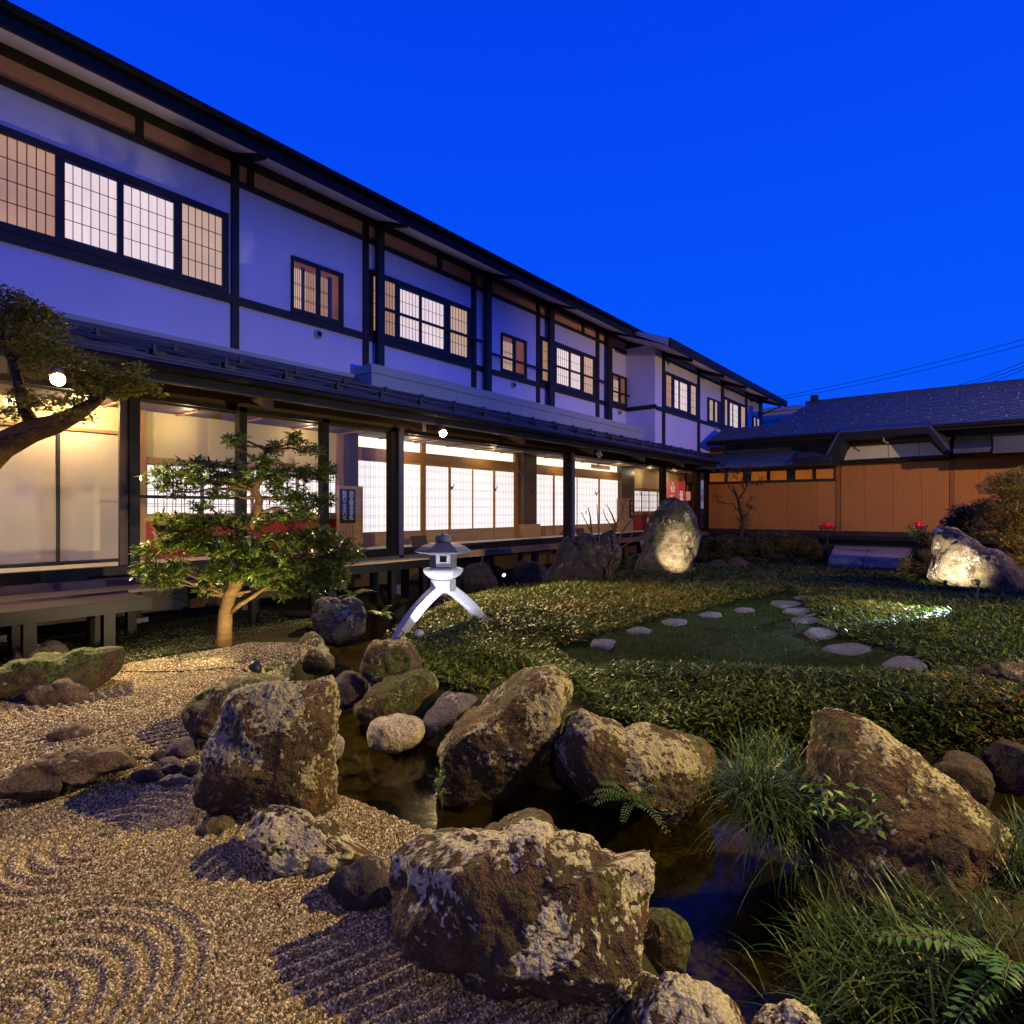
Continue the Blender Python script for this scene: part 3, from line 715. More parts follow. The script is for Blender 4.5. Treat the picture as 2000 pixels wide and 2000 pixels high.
G2 = lambda L: [tuple(onZ(*p)[:2]) for p in L]
ISLAND = G2([(735,1262),(790,1295),(850,1335),(905,1352),(985,1345),(1060,1335),(1125,1360),(1190,1415),(1300,1450),(1400,1490),(1480,1530),(1600,1560),(1720,1520),(1850,1530),(1960,1545),(2120,1570),(2400,1300)]) + \
         [(9.5,-3.5),(17,-3.5),(17.6,0.5),(17.4,4.0),(15.5,6.2),(12,7.0),(9,7.1),(6.9,6.7)]
def island_sd(P):
    d = poly_d(P, ISLAND); return np.where(inpoly(P, ISLAND), d, -d)
LAWN = G2([(1085,1292),(1150,1268),(1250,1243),(1330,1222),(1460,1195),(1545,1176),(1575,1200),(1600,1240),(1648,1280),(1742,1306),(1800,1322),(1760,1350),(1690,1356),(1600,1352),(1480,1345),(1350,1330),(1240,1318),(1130,1316)])
GRAVEL = [(-4,6.75),(-4,-4),(.9,-1.3),(1.35,-.3),(1.6,.5),(1.75,1.1),(2.0,1.75),(1.95,2.6),(2.0,3.2),(2.15,3.9),(2.7,4.7),(3.35,5.5),(3.9,6.1),(3.4,6.6),(2.2,6.75)]

def grid(x0, x1, y0, y1, res):
    nx = int((x1-x0)/res) + 1; ny = int((y1-y0)/res) + 1
    gx, gy = np.meshgrid(np.linspace(x0,x1,nx), np.linspace(y0,y1,ny), indexing='ij')
    P = np.c_[gx.ravel(), gy.ravel()]; i = np.arange(nx*ny).reshape(nx,ny)
    f = np.stack([i[:-1,:-1].ravel(), i[1:,:-1].ravel(), i[1:,1:].ravel(), i[:-1,1:].ravel()], 1)
    return P, f
m_ground = M('dark_soil_moss', (.022,.020,.009), .95, .5, 3, .5, 50)
m_bed = M('stream_bed', (.062,.052,.017), .9, .75, 7, .6, 60)
P, f = grid(-6, 34, -14, 10.6, .10)
z = hgt(P); V = np.c_[P, z]
gr = link('ground', V, f, m_ground, smooth=True, kind='structure')
# stream bed colour on the same sheet: a second sheet a little above the channel floor
zc = z[f].max(1); bedf = f[zc < WZ + .13]
vi, inv = np.unique(bedf, return_inverse=True)
link('stream_bed', V[vi] + (0,0,.006), inv.reshape(bedf.shape), m_bed, smooth=True, kind='structure')
far = MB(); far.box(-150, 250, -200, 200, GZ - .9, GZ - .55); far.build('terrain', m_ground, kind='structure')
# water
def watermat():
    m, n, l = newmat('stream_water'); o = n.new('ShaderNodeOutputMaterial'); t = n.new('ShaderNodeBsdfTransparent'); g = n.new('ShaderNodeBsdfGlossy')
    t.inputs[0].default_value = (.52,.47,.27,1); g.inputs['Roughness'].default_value = .10; fr = None
    tc = n.new('ShaderNodeTexCoord'); nz = n.new('ShaderNodeTexNoise'); nz.inputs['Scale'].default_value = 7; nz.inputs['Detail'].default_value = 2
    l.new(tc.outputs['Object'], nz.inputs[0]); bp = n.new('ShaderNodeBump'); bp.inputs['Strength'].default_value = .12; bp.inputs['Distance'].default_value = .02
    l.new(nz.outputs[0], bp.inputs['Height']); l.new(bp.outputs[0], g.inputs['Normal']); fr = fres(n, l, .02, bp.outputs[0])
    mx = n.new('ShaderNodeMixShader'); l.new(fr.outputs[0], mx.inputs[0]); l.new(t.outputs[0], mx.inputs[1]); l.new(g.outputs[0], mx.inputs[2]); l.new(mx.outputs[0], o.inputs[0])
    return m
m_water = watermat()
wf = f[z[f].min(1) < WZ + .05]; vi, inv = np.unique(wf, return_inverse=True)
link('water', np.c_[P[vi], np.full(len(vi), WZ)], inv.reshape(wf.shape), m_water, smooth=True, kind='structure')

# raked gravel
C1 = onZ(-30, 2010)[:2]; C2 = onZ(190, 1640)[:2]; C3 = onZ(330, 1330)[:2]; C4 = onZ(330, 1600)[:2]
def ripple(P):
    d1 = np.hypot(*(P - C1).T); d2 = np.hypot(*((P - C2) * (1.0, 1.0)).T); d3 = np.hypot(*(P - C3).T); d4 = np.hypot(*(P - C4).T)
    dirv = np.array((math.cos(TH - .95), math.sin(TH - .95))); nrm = np.array((-dirv[1], dirv[0])); dl = P @ nrm
    wv = (fbm(np.c_[P*2.2, np.zeros(len(P))], 11, 2) - .5) * .035
    field = dl; lab = np.zeros(len(P))
    for d, r in ((d1, .62), (d2, .95), (d3, 1.15), (d4, .30)):
        m = (d < r) & (lab == 0); field = np.where(m, d, field); lab = np.where(m, 1, lab)
    lam = .072
    amp = .75 + .5 * fbm(np.c_[P*1.3, np.zeros(len(P))+5], 12, 2)
    fade = 1 - .85*ss(5.6, 6.1, P[:,1])
    return fade * .0098 * amp * np.sin(2*math.pi*(field + wv)/lam)
m_gravel = M('raked_gravel', (.145,.105,.048), .9, .5, 90, .9, 130)
P2, f2 = grid(-3, 4.2, -3.5, 6.8, .03)
z2 = hgt(P2); keep = inpoly(P2, GRAVEL) & (z2 > GZ - .12)
ed = poly_d(P2, GRAVEL); z2 = z2 + .012 * ss(0, .15, ed) - .01 + ripple(P2)
ff = f2[keep[f2].all(1)]; vi, inv = np.unique(ff, return_inverse=True)
link('gravel_bed', np.c_[P2, z2][vi], inv.reshape(ff.shape), m_gravel, smooth=True, kind='structure')
# loose stones of the gravel, near the eye, as instances on a point cloud
def instancer(name, pts, scale, rot, rnd, mat, kind='stuff', sub=1):
    me = bpy.data.meshes.new(name); me.vertices.add(len(pts)); me.vertices.foreach_set('co', pts.astype(np.float32).ravel())
    for nm, val, ty in (('sc', scale, 'FLOAT_VECTOR'), ('rt', rot, 'FLOAT_VECTOR')):
        a = me.attributes.new(nm, ty, 'POINT'); a.data.foreach_set('vector', val.astype(np.float32).ravel())
    a = me.attributes.new('rnd', 'FLOAT', 'POINT'); a.data.foreach_set('value', rnd.astype(np.float32))
    me.materials.append(mat); ob = bpy.data.objects.new(name, me); COL.objects.link(ob); ob['kind'] = kind
    ng = bpy.data.node_groups.new(name, 'GeometryNodeTree')
    ng.interface.new_socket('Geometry', in_out='INPUT', socket_type='NodeSocketGeometry'); ng.interface.new_socket('Geometry', in_out='OUTPUT', socket_type='NodeSocketGeometry')
    n, l = ng.nodes, ng.links; gi = n.new('NodeGroupInput'); go = n.new('NodeGroupOutput'); ip = n.new('GeometryNodeInstanceOnPoints')
    ic = n.new('GeometryNodeMeshIcoSphere'); ic.inputs['Subdivisions'].default_value = sub; ic.inputs['Radius'].default_value = 1
    sm = n.new('GeometryNodeSetMaterial'); sm.inputs['Material'].default_value = mat
    l.new(ic.outputs['Mesh'], sm.inputs['Geometry']); l.new(sm.outputs[0], ip.inputs['Instance']); l.new(gi.outputs[0], ip.inputs['Points'])
    for nm, sock in (('sc', 'Scale'), ('rt', 'Rotation')):
        na = n.new('GeometryNodeInputNamedAttribute'); na.data_type = 'FLOAT_VECTOR'; na.inputs['Name'].default_value = nm; l.new(na.outputs['Attribute'], ip.inputs[sock])
    l.new(ip.outputs[0], go.inputs[0]); md = ob.modifiers.new('scatter', 'NODES'); md.node_group = ng
    return ob
def grainmat(name, stops):
    m, n, l = newmat(name); o = n.new('ShaderNodeOutputMaterial'); b = n.new('ShaderNodeBsdfPrincipled'); l.new(b.outputs[0], o.inputs[0])
    at = node(n, 'ShaderNodeAttribute', attribute_name='rnd', attribute_type='INSTANCER'); r = ramp(n, stops)
    l.new(at.outputs['Fac'], r.inputs[0]); l.new(r.outputs[0], b.inputs['Base Color']); b.inputs['Roughness'].default_value = .8; b.inputs['Specular IOR Level'].default_value = .3
    return m
m_grain = grainmat('gravel_stone', [(0, (.055,.038,.016)), (.35, (.155,.113,.050)), (.72, (.31,.238,.118)), (1, (.74,.62,.38))])
def scatter_gravel(n, tmin, tmax, smin, smax):
    t = np.sqrt(RNG.uniform(tmin**2, tmax**2, n)); px = RNG.uniform(-120, 1300 if tmax < 5 else 760, n)
    a = (px - HX)/FP; P = np.c_[t*(CT + a*ST), t*(ST - a*CT)]
    h = hgt(P); k = inpoly(P, GRAVEL) & (h > GZ - .10); P, h = P[k], h[k]
    z = h + ripple(P) + .006; m = len(P)
    s = RNG.uniform(smin, smax, (m, 1)) * RNG.uniform(.65, 1.25, (m, 3))
    return np.c_[P, z + RNG.uniform(-.002, .005, m)], s, RNG.uniform(0, 6.28, (m, 3)), RNG.random(m)
A = [scatter_gravel(380000, 1.45, 3.3, .0036, .0062), scatter_gravel(230000, 3.3, 5.6, .005, .009), scatter_gravel(170000, 5.6, 8.2, .007, .011)]
instancer('gravel', *[np.concatenate(q) for q in zip(*A)], m_grain)

# ================================================================ rocks
m_rock = rockmat('lichen_rock', (.092,.058,.025), (.034,.022,.011), (.30,.26,.145), .5, rustamt=.16)
m_rockl = rockmat('heavy_lichen_rock', (.092,.056,.026), (.034,.022,.011), (.42,.37,.23), .5, rustamt=.18)
m_rockm = rockmat('mossy_rock', (.095,.062,.028), (.03,.021,.011), (.28,.23,.12), .5, rustamt=.12)
m_rockd = rockmat('dark_rock', (.075,.055,.05), (.025,.02,.02), (.20,.17,.14), .5, rustamt=.05)
m_rockp = rockmat('purple_rock', (.12,.10,.105), (.05,.04,.042), (.26,.23,.22), .5, rustamt=.05)
m_rockg = rockmat('pale_rock', (.42,.36,.26), (.26,.21,.15), (.5,.45,.36), .15, rustamt=.08)
m_rockw = rockmat('grey_white_rock', (.24,.185,.12), (.085,.062,.040), (.48,.42,.30), .5, rustamt=.12)
m_slate = rockmat('brown_slate', (.15,.10,.06), (.06,.04,.024), (.32,.27,.19), .25, rustamt=.10)
m_step = rockmat('stepping_slab', (.080,.080,.12), (.05,.05,.075), (.13,.13,.18), .3, rustamt=.05)
ROCKP = []
def icosphere(sub):
    import bmesh
    bm = bmesh.new(); bmesh.ops.create_icosphere(bm, subdivisions=sub, radius=1); v = np.array([x.co[:] for x in bm.verts]); fa = np.array([[x.index for x in q.verts] for q in bm.faces]); bm.free()
    return v, fa
ICO = {s: icosphere(s) for s in (3, 4, 5, 6, 7)}
def rock(label, pts, mat, z=GZ, depth=.5, sub=5, seed=0, rough=.06, fine=.012, lich=.5, mossy=0.0, tilt=.55, name='rock', facets=7, group='rocks of the garden', cat='rock', t=None, ybase=None, boxy=.72, layer=None):
    pts = np.array(pts, float); c = (pts.max(0) + pts.min(0)) / 2; c = (c + pts.mean(0)) / 2
    yb = ybase or pts[:,1].max()
    tf = t or -z * FP / (yb - HY)
    rc = ray(*c); wpx = np.ptp(pts[:,0]); hpx = np.ptp(pts[:,1])
    d = depth * math.sqrt(wpx * hpx) / FP * tf * .62
    nrm = np.array((rc[0], rc[1], rc[2] * tilt)); nrm /= np.linalg.norm(nrm)
    tc_ = tf + d * .55
    cc = rc * tc_
    e1 = np.cross(nrm, (0,0,1)); e1 /= np.linalg.norm(e1); e2 = np.cross(e1, nrm)
    q = []
    for p in pts:
        r = ray(*p); s = np.dot(cc, nrm) / np.dot(r, nrm); w = r * s - cc; q.append((w @ e1, w @ e2))
    q = np.array(q); ang = np.arctan2(q[:,1], q[:,0]); rad = np.hypot(*q.T); o = np.argsort(ang); ang, rad = ang[o], rad[o]
    ang = np.r_[ang[-1] - 2*math.pi, ang, ang[0] + 2*math.pi]; rad = np.r_[rad[-1], rad, rad[0]]
    v, fa = ICO[sub]; v = v.copy()
    rng = np.random.default_rng(seed + 100)
    for k in range(facets):                                  # broad broken faces on the front and back
        dr = rng.normal(size=3); dr[2] = -abs(dr[2]) * 1.6 if k % 3 else abs(dr[2]); dr /= np.linalg.norm(dr); off = rng.uniform(.66, .9)
        ex = v @ dr - off; v = v - np.where(ex > 0, ex, 0)[:,None] * dr * .9
    ph = np.arctan2(v[:,1], v[:,0]); rho = np.hypot(v[:,0], v[:,1])
    R = np.interp(ph, ang, rad); rr = R * np.clip(rho, 0, 1) ** boxy
    L = np.stack([np.cos(ph)*rr, np.sin(ph)*rr, np.sign(v[:,2]) * np.abs(v[:,2]) ** .85 * d], 1)
    Pn = L / max(d, .05)
    size = (rad.mean() + d) / 2
    dirs = L / (np.linalg.norm(L / np.array((R.mean(), R.mean(), d)), axis=1)[:,None] + 1e-6); dirs /= (np.linalg.norm(dirs, axis=1)[:,None] + 1e-6)
    n1 = fbm(Pn * 1.3 + seed * 3.1, seed, 4) - .5; n3 = fbm(L / .17 + 9.1*seed, seed + 3, 4, .55) - .5; n2 = fbm(L / .055 + seed, seed + 5, 4) - .5
    rg = 1 - np.abs(2*fbm(Pn * 2.2 + seed, seed + 9, 4) - 1)          # ridges and cracks
    Wp = cc + L[:,:1]*e1 + L[:,1:2]*e2 + L[:,2:]*nrm
    dsp = n1 * rough * 3.2 * size + n3 * min(.075, size*.22) * (1.0 if fine > .008 else .25) + n2 * fine * 2.4 + (rg - .7) * rough * .9 * size
    if layer: dsp = dsp + layer * np.sin((L @ np.array((.25, 1, .15))) / (size * .10) + 5 * n1) * .5
    dens = fbm(L / .16 + 7.7, seed + 20, 3); fl = fbm(L / .021 + 2.2, seed + 21, 4, .7); upf = np.clip(dirs_world(dirs, e1, e2, nrm)[:,2], -1, 1)
    lm = np.clip((fl + (dens - .5) * .95 + .10 * upf - .86 + lich * .62) * 7.0, 0, 1)
    if lich > .3:
        fz = fbm(L / .016 + 3.3, seed + 31, 2); dsp = dsp + lm * (fz - .25) * .018 * (1 if sub > 5 else .6)
    Wp = Wp + dirs_world(dirs, e1, e2, nrm) * dsp[:,None]
    zr = (Wp[:,2] - Wp[:,2].min()) / (np.ptp(Wp[:,2]) + 1e-6)
    ms = np.clip((fbm(L / .14 + 1.1, seed + 41, 3) - .62 + mossy * .30 + (.22 * upf if mossy > .25 else 0)) * 5, 0, 1)
    b = np.array((cc[0], cc[1], max(Wp[:,2].min(), z - .3)))
    ob = link(name, Wp, fa, mat, org=b, smooth=True, attrs={'lichen': lm, 'moss': ms})
    tag(ob, label, cat, group); ROCKP.append((cc[:2], float(rad.mean()))); return ob
def dirs_world(dv, e1, e2, n): return dv[:,:1]*e1 + dv[:,1:2]*e2 + dv[:,2:]*n
S1 = lambda L, x0, y0, k: [(x0 + a*k, y0 + b*k) for a, b in L]
rock('largest lichen covered boulder in the foreground beside the gravel and the stream', [(762,1662),(800,1640),(860,1622),(905,1622),(970,1604),(1000,1580),(1045,1573),(1075,1588),(1089,1612),(1130,1625),(1170,1660),(1200,1672),(1225,1665),(1262,1660),(1278,1690),(1272,1720),(1262,1765),(1250,1830),(1240,1900),(1230,1940),(1190,1958),(1120,1945),(1040,1930),(900,1888),(800,1855),(762,1830),(755,1760),(757,1700)], m_rockl, depth=.85, sub=7, seed=1, rough=.05, lich=.54, mossy=-.2, tilt=.9, facets=9)
rock('tall flat faced lichen boulder standing at the left bank of the stream', [(437,1345),(475,1333),(513,1328),(580,1322),(625,1316),(646,1318),(655,1345),(658,1399),(653,1465),(655,1515),(651,1570),(640,1598),(600,1602),(538,1598),(468,1601),(430,1582),(381,1566),(377,1540),(393,1498),(414,1432),(426,1390)], m_rock, depth=.55, sub=7, seed=2, rough=.035, lich=.55, tilt=.25, facets=5, boxy=.62)
rock('dark mossy boulder leaning behind the tall flat faced boulder', [(360,1378),(395,1345),(451,1322),(509,1318),(560,1330),(560,1400),(480,1440),(430,1455),(381,1447),(352,1434),(350,1410)], m_rockm, depth=.8, sub=6, seed=3, lich=.2, mossy=.35, ybase=1462)
rock('long low lichen rock between the gravel and the stream, left of the largest boulder', [(482,1635),(489,1610),(509,1585),(547,1577),(588,1583),(613,1604),(662,1622),(704,1643),(754,1680),(745,1697),(700,1702),(640,1700),(604,1696),(530,1705),(505,1690)], m_rockl, depth=.75, sub=6, seed=4, lich=.62, tilt=.9)
rock('small dark rock wedged against the left side of the largest boulder', [(640,1725),(679,1687),(737,1672),(765,1697),(770,1747),(720,1772),(683,1774),(655,1757)], m_rockd, depth=.9, sub=5, seed=5, lich=.3, tilt=.9)
rock('big leaning rock with pale spots rising from the far side of the stream', [(1047,1303),(1080,1300),(1109,1312),(1120,1349),(1100,1386),(1092,1432),(1072,1465),(1068,1498),(1022,1535),(998,1552),(931,1560),(865,1569),(853,1531),(861,1506),(857,1465),(890,1424),(931,1382),(981,1341),(1012,1315)], m_rock, z=WZ, depth=.7, sub=7, seed=6, rough=.04, lich=.42, tilt=.5, facets=6)
rock('broad flat topped rock at the far bank, half under the bamboo grass', [(1074,1450),(1090,1425),(1101,1399),(1138,1386),(1180,1412),(1221,1426),(1304,1424),(1366,1442),(1389,1465),(1393,1506),(1374,1544),(1345,1585),(1312,1602),(1263,1588),(1200,1572),(1138,1556),(1110,1531),(1078,1490)], m_rock, z=WZ, depth=.85, sub=7, seed=57, rough=.03, lich=.46, mossy=.2, tilt=.9, facets=5, boxy=.62)
rock('pale rounded stepping stone standing in the stream', [(716,1432),(724,1411),(757,1399),(799,1397),(826,1407),(831,1428),(821,1448),(788,1466),(753,1470),(722,1458)], m_rockg, z=WZ, depth=.9, sub=6, seed=8, rough=.025, lich=.05, tilt=.8, group='stepping stones in the stream', cat='stone', name='stream_stone', facets=2, fine=.006)
rock('flat topped grey stone beside the stacked rocks, second crossing stone', [(845,1385),(855,1366),(890,1353),(931,1353),(943,1362),(925,1384),(900,1398),(870,1420),(840,1445),(826,1440),(830,1405)], m_rockp, z=WZ, depth=.9, sub=5, seed=9, rough=.03, lich=.15, tilt=.8, group='stepping stones in the stream', cat='stone', name='stream_stone', ybase=1450)
rock('small pale stone peeping out behind the tall flat faced boulder', [(640,1440),(650,1433),(668,1440),(674,1458),(668,1478),(652,1486),(640,1475)], m_rockg, z=WZ, depth=.9, sub=4, seed=10, rough=.02, lich=0, tilt=.8, group='stepping stones in the stream', cat='stone', name='stream_stone')
rock('brown block on top of the two stacked rocks by the lantern', [(706,1262),(718,1248),(740,1246),(771,1250),(794,1255),(814,1268),(826,1291),(815,1320),(780,1335),(735,1338),(718,1330),(708,1290)], m_rockm, z=WZ, depth=.7, sub=6, seed=11, lich=.3, mossy=.1, ybase=1400, tilt=.3)
rock('lower of the two stacked rocks by the lantern, dark with yellow moss', [(705,1361),(718,1340),(740,1325),(786,1312),(825,1303),(848,1317),(857,1335),(836,1361),(820,1390),(802,1410),(750,1422),(715,1418),(696,1401),(692,1379)], m_rockm, z=WZ, depth=.75, sub=6, seed=12, lich=.3, mossy=.3)
rock('violet grey boulder beneath the rhododendron tree near the veranda', [(611,1196),(617,1172),(647,1166),(665,1172),(687,1166),(709,1175),(717,1193),(715,1221),(709,1245),(678,1260),(647,1262),(615,1235)], m_rockp, depth=.8, sub=6, seed=13, lich=.35, z=-1.75, ybase=1258, tilt=.4)
rock('rough brown rock at the foot of the violet boulder', [(578,1270),(580,1256),(596,1238),(617,1236),(634,1262),(654,1287),(652,1312),(621,1320),(592,1314),(576,1295)], m_rockm, depth=.8, sub=5, seed=14, lich=.3, mossy=.1, rough=.09)
rock('wet black rock in the narrow channel with fallen leaves on it', [(652,1330),(675,1312),(700,1312),(716,1330),(714,1360),(690,1385),(662,1392),(650,1366)], m_rockd, z=WZ, depth=.8, sub=5, seed=15, lich=.1, ybase=1395)
rock('long moss topped rock on the left edge in front of the bench', [(-60,1318),(0,1303),(62,1290),(124,1278),(186,1267),(244,1262),(249,1276),(232,1312),(199,1343),(150,1352),(83,1363),(0,1366),(-60,1368)], m_rockm, depth=.7, sub=6, seed=16, lich=.05, mossy=.65, tilt=.8)
rock('flat brown slab lying on the gravel below the moss topped rock', [(43,1357),(62,1343),(100,1336),(145,1332),(170,1339),(177,1366),(124,1376),(62,1374)], m_slate, depth=.7, sub=5, seed=17, rough=.03, lich=.0, tilt=.9, facets=3)
rock('smooth flat stone half buried in the raked gravel at left', [(88,1438),(100,1428),(137,1420),(170,1420),(186,1426),(178,1437),(137,1447),(100,1446)], m_slate, depth=.8, sub=4, seed=18, rough=.02, lich=0, tilt=1, facets=2)
rock('long ridged slate outcrop running into the gravel from the left edge', [(-40,1530),(0,1520),(62,1489),(124,1468),(207,1458),(259,1455),(262,1498),(207,1510),(124,1530),(25,1556),(-40,1565)], m_slate, depth=.55, sub=6, seed=19, rough=.06, lich=.05, tilt=1, layer=.03)
for i, (x, y, rx, ry, lab) in enumerate(((356,1463,34,22,'largest violet cobble'), (310,1477,20,13,'upper middle dark cobble'), (268,1483,14,9,'leftmost small cobble'), (332,1492,24,13,'middle dark cobble'),
        (338,1504,24,12,'brown cobble under the middle one'), (288,1517,36,14,'flat dark cobble at lower left'), (344,1526,34,11,'lowest flat cobble'), (374,1503,20,16,'greenish cobble touching the boulder'), (235,1470,22,15,'black cobble at the tip of the slate outcrop'))):
    rock(lab + ' in the heap beside the tall boulder', [(x + rx*math.cos(a)*(1 + .1*math.sin(3*a+i)), y + ry*math.sin(a)) for a in np.linspace(0, 6.0, 10)], m_rockp if i % 3 == 0 else m_rockd, depth=1, sub=4, seed=40+i, rough=.03, lich=.1, tilt=1, group='cobbles beside the tall boulder', cat='stone', name='cobble')
rock('flat pale stone sunk in the gravel before the tall boulder', [(384,1622),(395,1605),(425,1597),(455,1600),(464,1614),(450,1626),(415,1632),(392,1630)], m_slate, depth=.8, sub=4, seed=20, rough=.02, lich=0, tilt=1, facets=2)
rock('lichen crusted rock at the bottom edge right of the largest boulder', [(1165,2020),(1180,1958),(1215,1925),(1240,1905),(1290,1912),(1330,1903),(1365,1913),(1410,1933),(1445,1963),(1470,2030),(1320,2060)], m_rockl, depth=.85, sub=6, seed=21, lich=.65, tilt=1)
rock('small lichen tuft rock at the very bottom edge beside the stream', [(1455,2030),(1462,1992),(1485,1968),(1520,1972),(1560,1966),(1592,1990),(1605,2040)], m_rockl, depth=.9, sub=6, seed=22, lich=.75, tilt=1)
rock('square stone with a bright green moss cap beside the largest boulder', [(1243,1800),(1255,1782),(1290,1780),(1322,1788),(1340,1803),(1348,1840),(1346,1895),(1325,1910),(1260,1905),(1238,1890)], m_rockm, z=-1.75, depth=.7, sub=6, seed=23, lich=.15, mossy=.35, tilt=.5, ybase=1915)
rock('massive sloping lichen boulder at the right bank of the stream', [(1585,1450),(1591,1397),(1612,1386),(1640,1388),(1676,1400),(1712,1424),(1750,1456),(1821,1500),(1900,1556),(1940,1597),(1985,1655),(2010,1760),(1960,1850),(1840,1900),(1720,1900),(1650,1860),(1615,1796),(1598,1718),(1588,1614),(1580,1511)], m_rock, z=WZ, depth=.62, sub=7, seed=24, rough=.045, lich=.40, tilt=.55, ybase=1800, facets=6)
rock('rounded dark rock behind the massive sloping boulder', [(1800,1500),(1834,1478),(1871,1463),(1908,1480),(1940,1515),(1940,1552),(1921,1580),(1883,1570),(1840,1540)], m_rock, z=WZ, depth=.8, sub=5, seed=25, lich=.3, mossy=.1, ybase=1590)
rock('smooth rock at the right edge behind the stream', [(1925,1490),(1941,1448),(1966,1446),(2010,1465),(2040,1500),(2030,1540),(1970,1547),(1940,1542)], m_rockm, z=WZ, depth=.8, sub=5, seed=26, lich=.15, ybase=1552)
rock('low reddish rock at the right edge among bamboo grass', [(1895,1310),(1908,1298),(1937,1294),(1987,1297),(2030,1310),(2040,1370),(1970,1368),(1915,1340)], m_rockm, depth=.8, sub=5, seed=27, lich=.15)
rock('standing stone lit bright by a garden spotlight', [(1297,977),(1319,972),(1337,980),(1357,1006),(1365,1033),(1363,1073),(1352,1102),(1337,1126),(1300,1132),(1258,1128),(1237,1118),(1254,1077),(1266,1022),(1283,997)], m_rockw, depth=.62, sub=6, seed=28, rough=.05, lich=.25, mossy=.3, tilt=.2, name='standing_stone', facets=6)
rock('dark craggy rock left of the lit standing stone', [(1062,1150),(1081,1102),(1101,1062),(1112,1052),(1125,1062),(1145,1040),(1165,1050),(1199,1036),(1204,1058),(1212,1113),(1200,1150),(1140,1156)], m_rockd, depth=.6, sub=6, seed=29, rough=.1, lich=.4, mossy=.15, tilt=.2)
rock('grey white rock lit from below at the right edge', [(1813,1128),(1826,1086),(1823,1059),(1825,1036),(1844,1030),(1869,1030),(1894,1048),(1923,1071),(1952,1076),(1983,1106),(2010,1135),(2015,1160),(1910,1150),(1844,1140)], m_rockw, depth=.6, sub=6, seed=30, rough=.07, lich=.4, tilt=.2, facets=8)
rock('black rounded rock under the veranda edge behind the lantern', [(900,1150),(908,1112),(928,1097),(950,1100),(966,1122),(972,1158),(930,1165)], m_rockd, depth=.8, sub=5, seed=31, lich=.05, z=-1.7)
rock('dark low rock seen between the legs of the stone lantern', [(838,1186),(846,1168),(868,1158),(886,1164),(894,1186),(866,1194)], m_rockd, depth=.8, sub=4, seed=32, lich=.05, z=-1.7)
rock('dark rock at the pond edge right of the small uplight', [(1000,1140),(1012,1100),(1040,1092),(1066,1110),(1075,1142)], m_rockd, depth=.8, sub=4, seed=33, lich=.05, z=-1.75)
rock('brown stone at the pond edge in front of the clipped hedge', [(1385,1102),(1395,1090),(1412,1086),(1432,1094),(1438,1108),(1410,1112)], m_rockm, z=WZ, depth=.8, sub=4, seed=34, lich=.1, ybase=1108)
rock('flat dark rock at the pond bank right of the standing stone', [(1360,1112),(1372,1104),(1420,1100),(1470,1106),(1490,1114),(1430,1120)], m_rockd, z=-1.7, depth=.8, sub=4, seed=35, lich=.1)
rock('round stone poking above the bamboo grass at the far pond', [(1548,1124),(1550,1118),(1558,1115),(1565,1120),(1566,1128)], m_rockp, depth=.9, sub=3, seed=36, lich=.1, t=14.5)
rock('broad dark stone lying under the front bench', [(20,1292),(35,1268),(80,1258),(130,1262),(135,1280),(100,1296)], m_slate, depth=.8, sub=4, seed=37, lich=0, ybase=1290)
# stepping stones across the lawn
steps = [(970,1336,15,7,'small stepping stone nearest the leaning rock'),(1101,1272,22,8,'first stepping stone of the left arm, nearest the lantern'),(1179,1254,29,9,'second stepping stone of the left arm'),(1250,1232,26,7,'third stepping stone of the left arm'),
         (1318,1214,24,7,'fourth stepping stone of the left arm'),(1386,1201,25,6,'fifth stepping stone of the left arm'),(1458,1190,29,7,'wide stepping stone where the left arm nears the junction'),(1534,1179,33,7,'stepping stone at the junction of both arms of the path'),
         (1556,1193,28,7,'stepping stone just below the junction'),(1572,1210,31,9,'stepping stone crossed by a thin black cable'),(1607,1236,39,11,'oval stepping stone above the largest one'),(1657,1268,49,14,'largest stepping stone of the path'),
         (1765,1296,43,15,'pointed stepping stone at the near right end of the path'),(1871,1305,20,7,'small stepping stone beside the reddish rock'),(1583,1153,17,4,'farthest stepping stone of the path'),(1574,1167,24,5,'second farthest stepping stone of the path')]
SSP = []
for i, (x, y, rx, ry, lab) in enumerate(steps):
    hz = float(hgt(onZ(x, y)[:2])[0]); hz = float(hgt(onZ(x, y, hz)[:2])[0])
    hz -= .024
    L = [onZ(x + rx*math.cos(a)*(1 + .10*math.sin(2.3*a+i*1.7) + .06*math.sin(5*a+i)), y + ry*math.sin(a)*(1 + .12*math.sin(3*a + i*2.1)), hz + .04) for a in np.linspace(0, 2*math.pi, 22)[:-1]]
    cgt = np.mean(L, 0); SSP.append((cgt[:2], np.linalg.norm(L[0][:2] - L[10][:2]) / 2))
    v = []; nL = len(L)
    for s, dz in ((0.0, .016), (.35, .016), (.7, .012), (.9, .004), (1.0, -.012), (1.02, -.07)):
        for p in L: v.append(cgt + (p - cgt) * s + (0, 0, dz))
    v = np.array(v); v[:,2] += (fbm(v * 9, i, 3) - .5) * .018
    f6 = np.array([(k*nL + j, k*nL + (j+1) % nL, (k+1)*nL + (j+1) % nL, (k+1)*nL + j) for k in range(5) for j in range(nL)])
    o = link('stepping_stone', v, f6, m_step, org=cgt, smooth=True, attrs={'lichen': np.full(len(v), .3), 'moss': np.zeros(len(v))}); tag(o, lab, 'stone', 'stepping stones across the lawn')
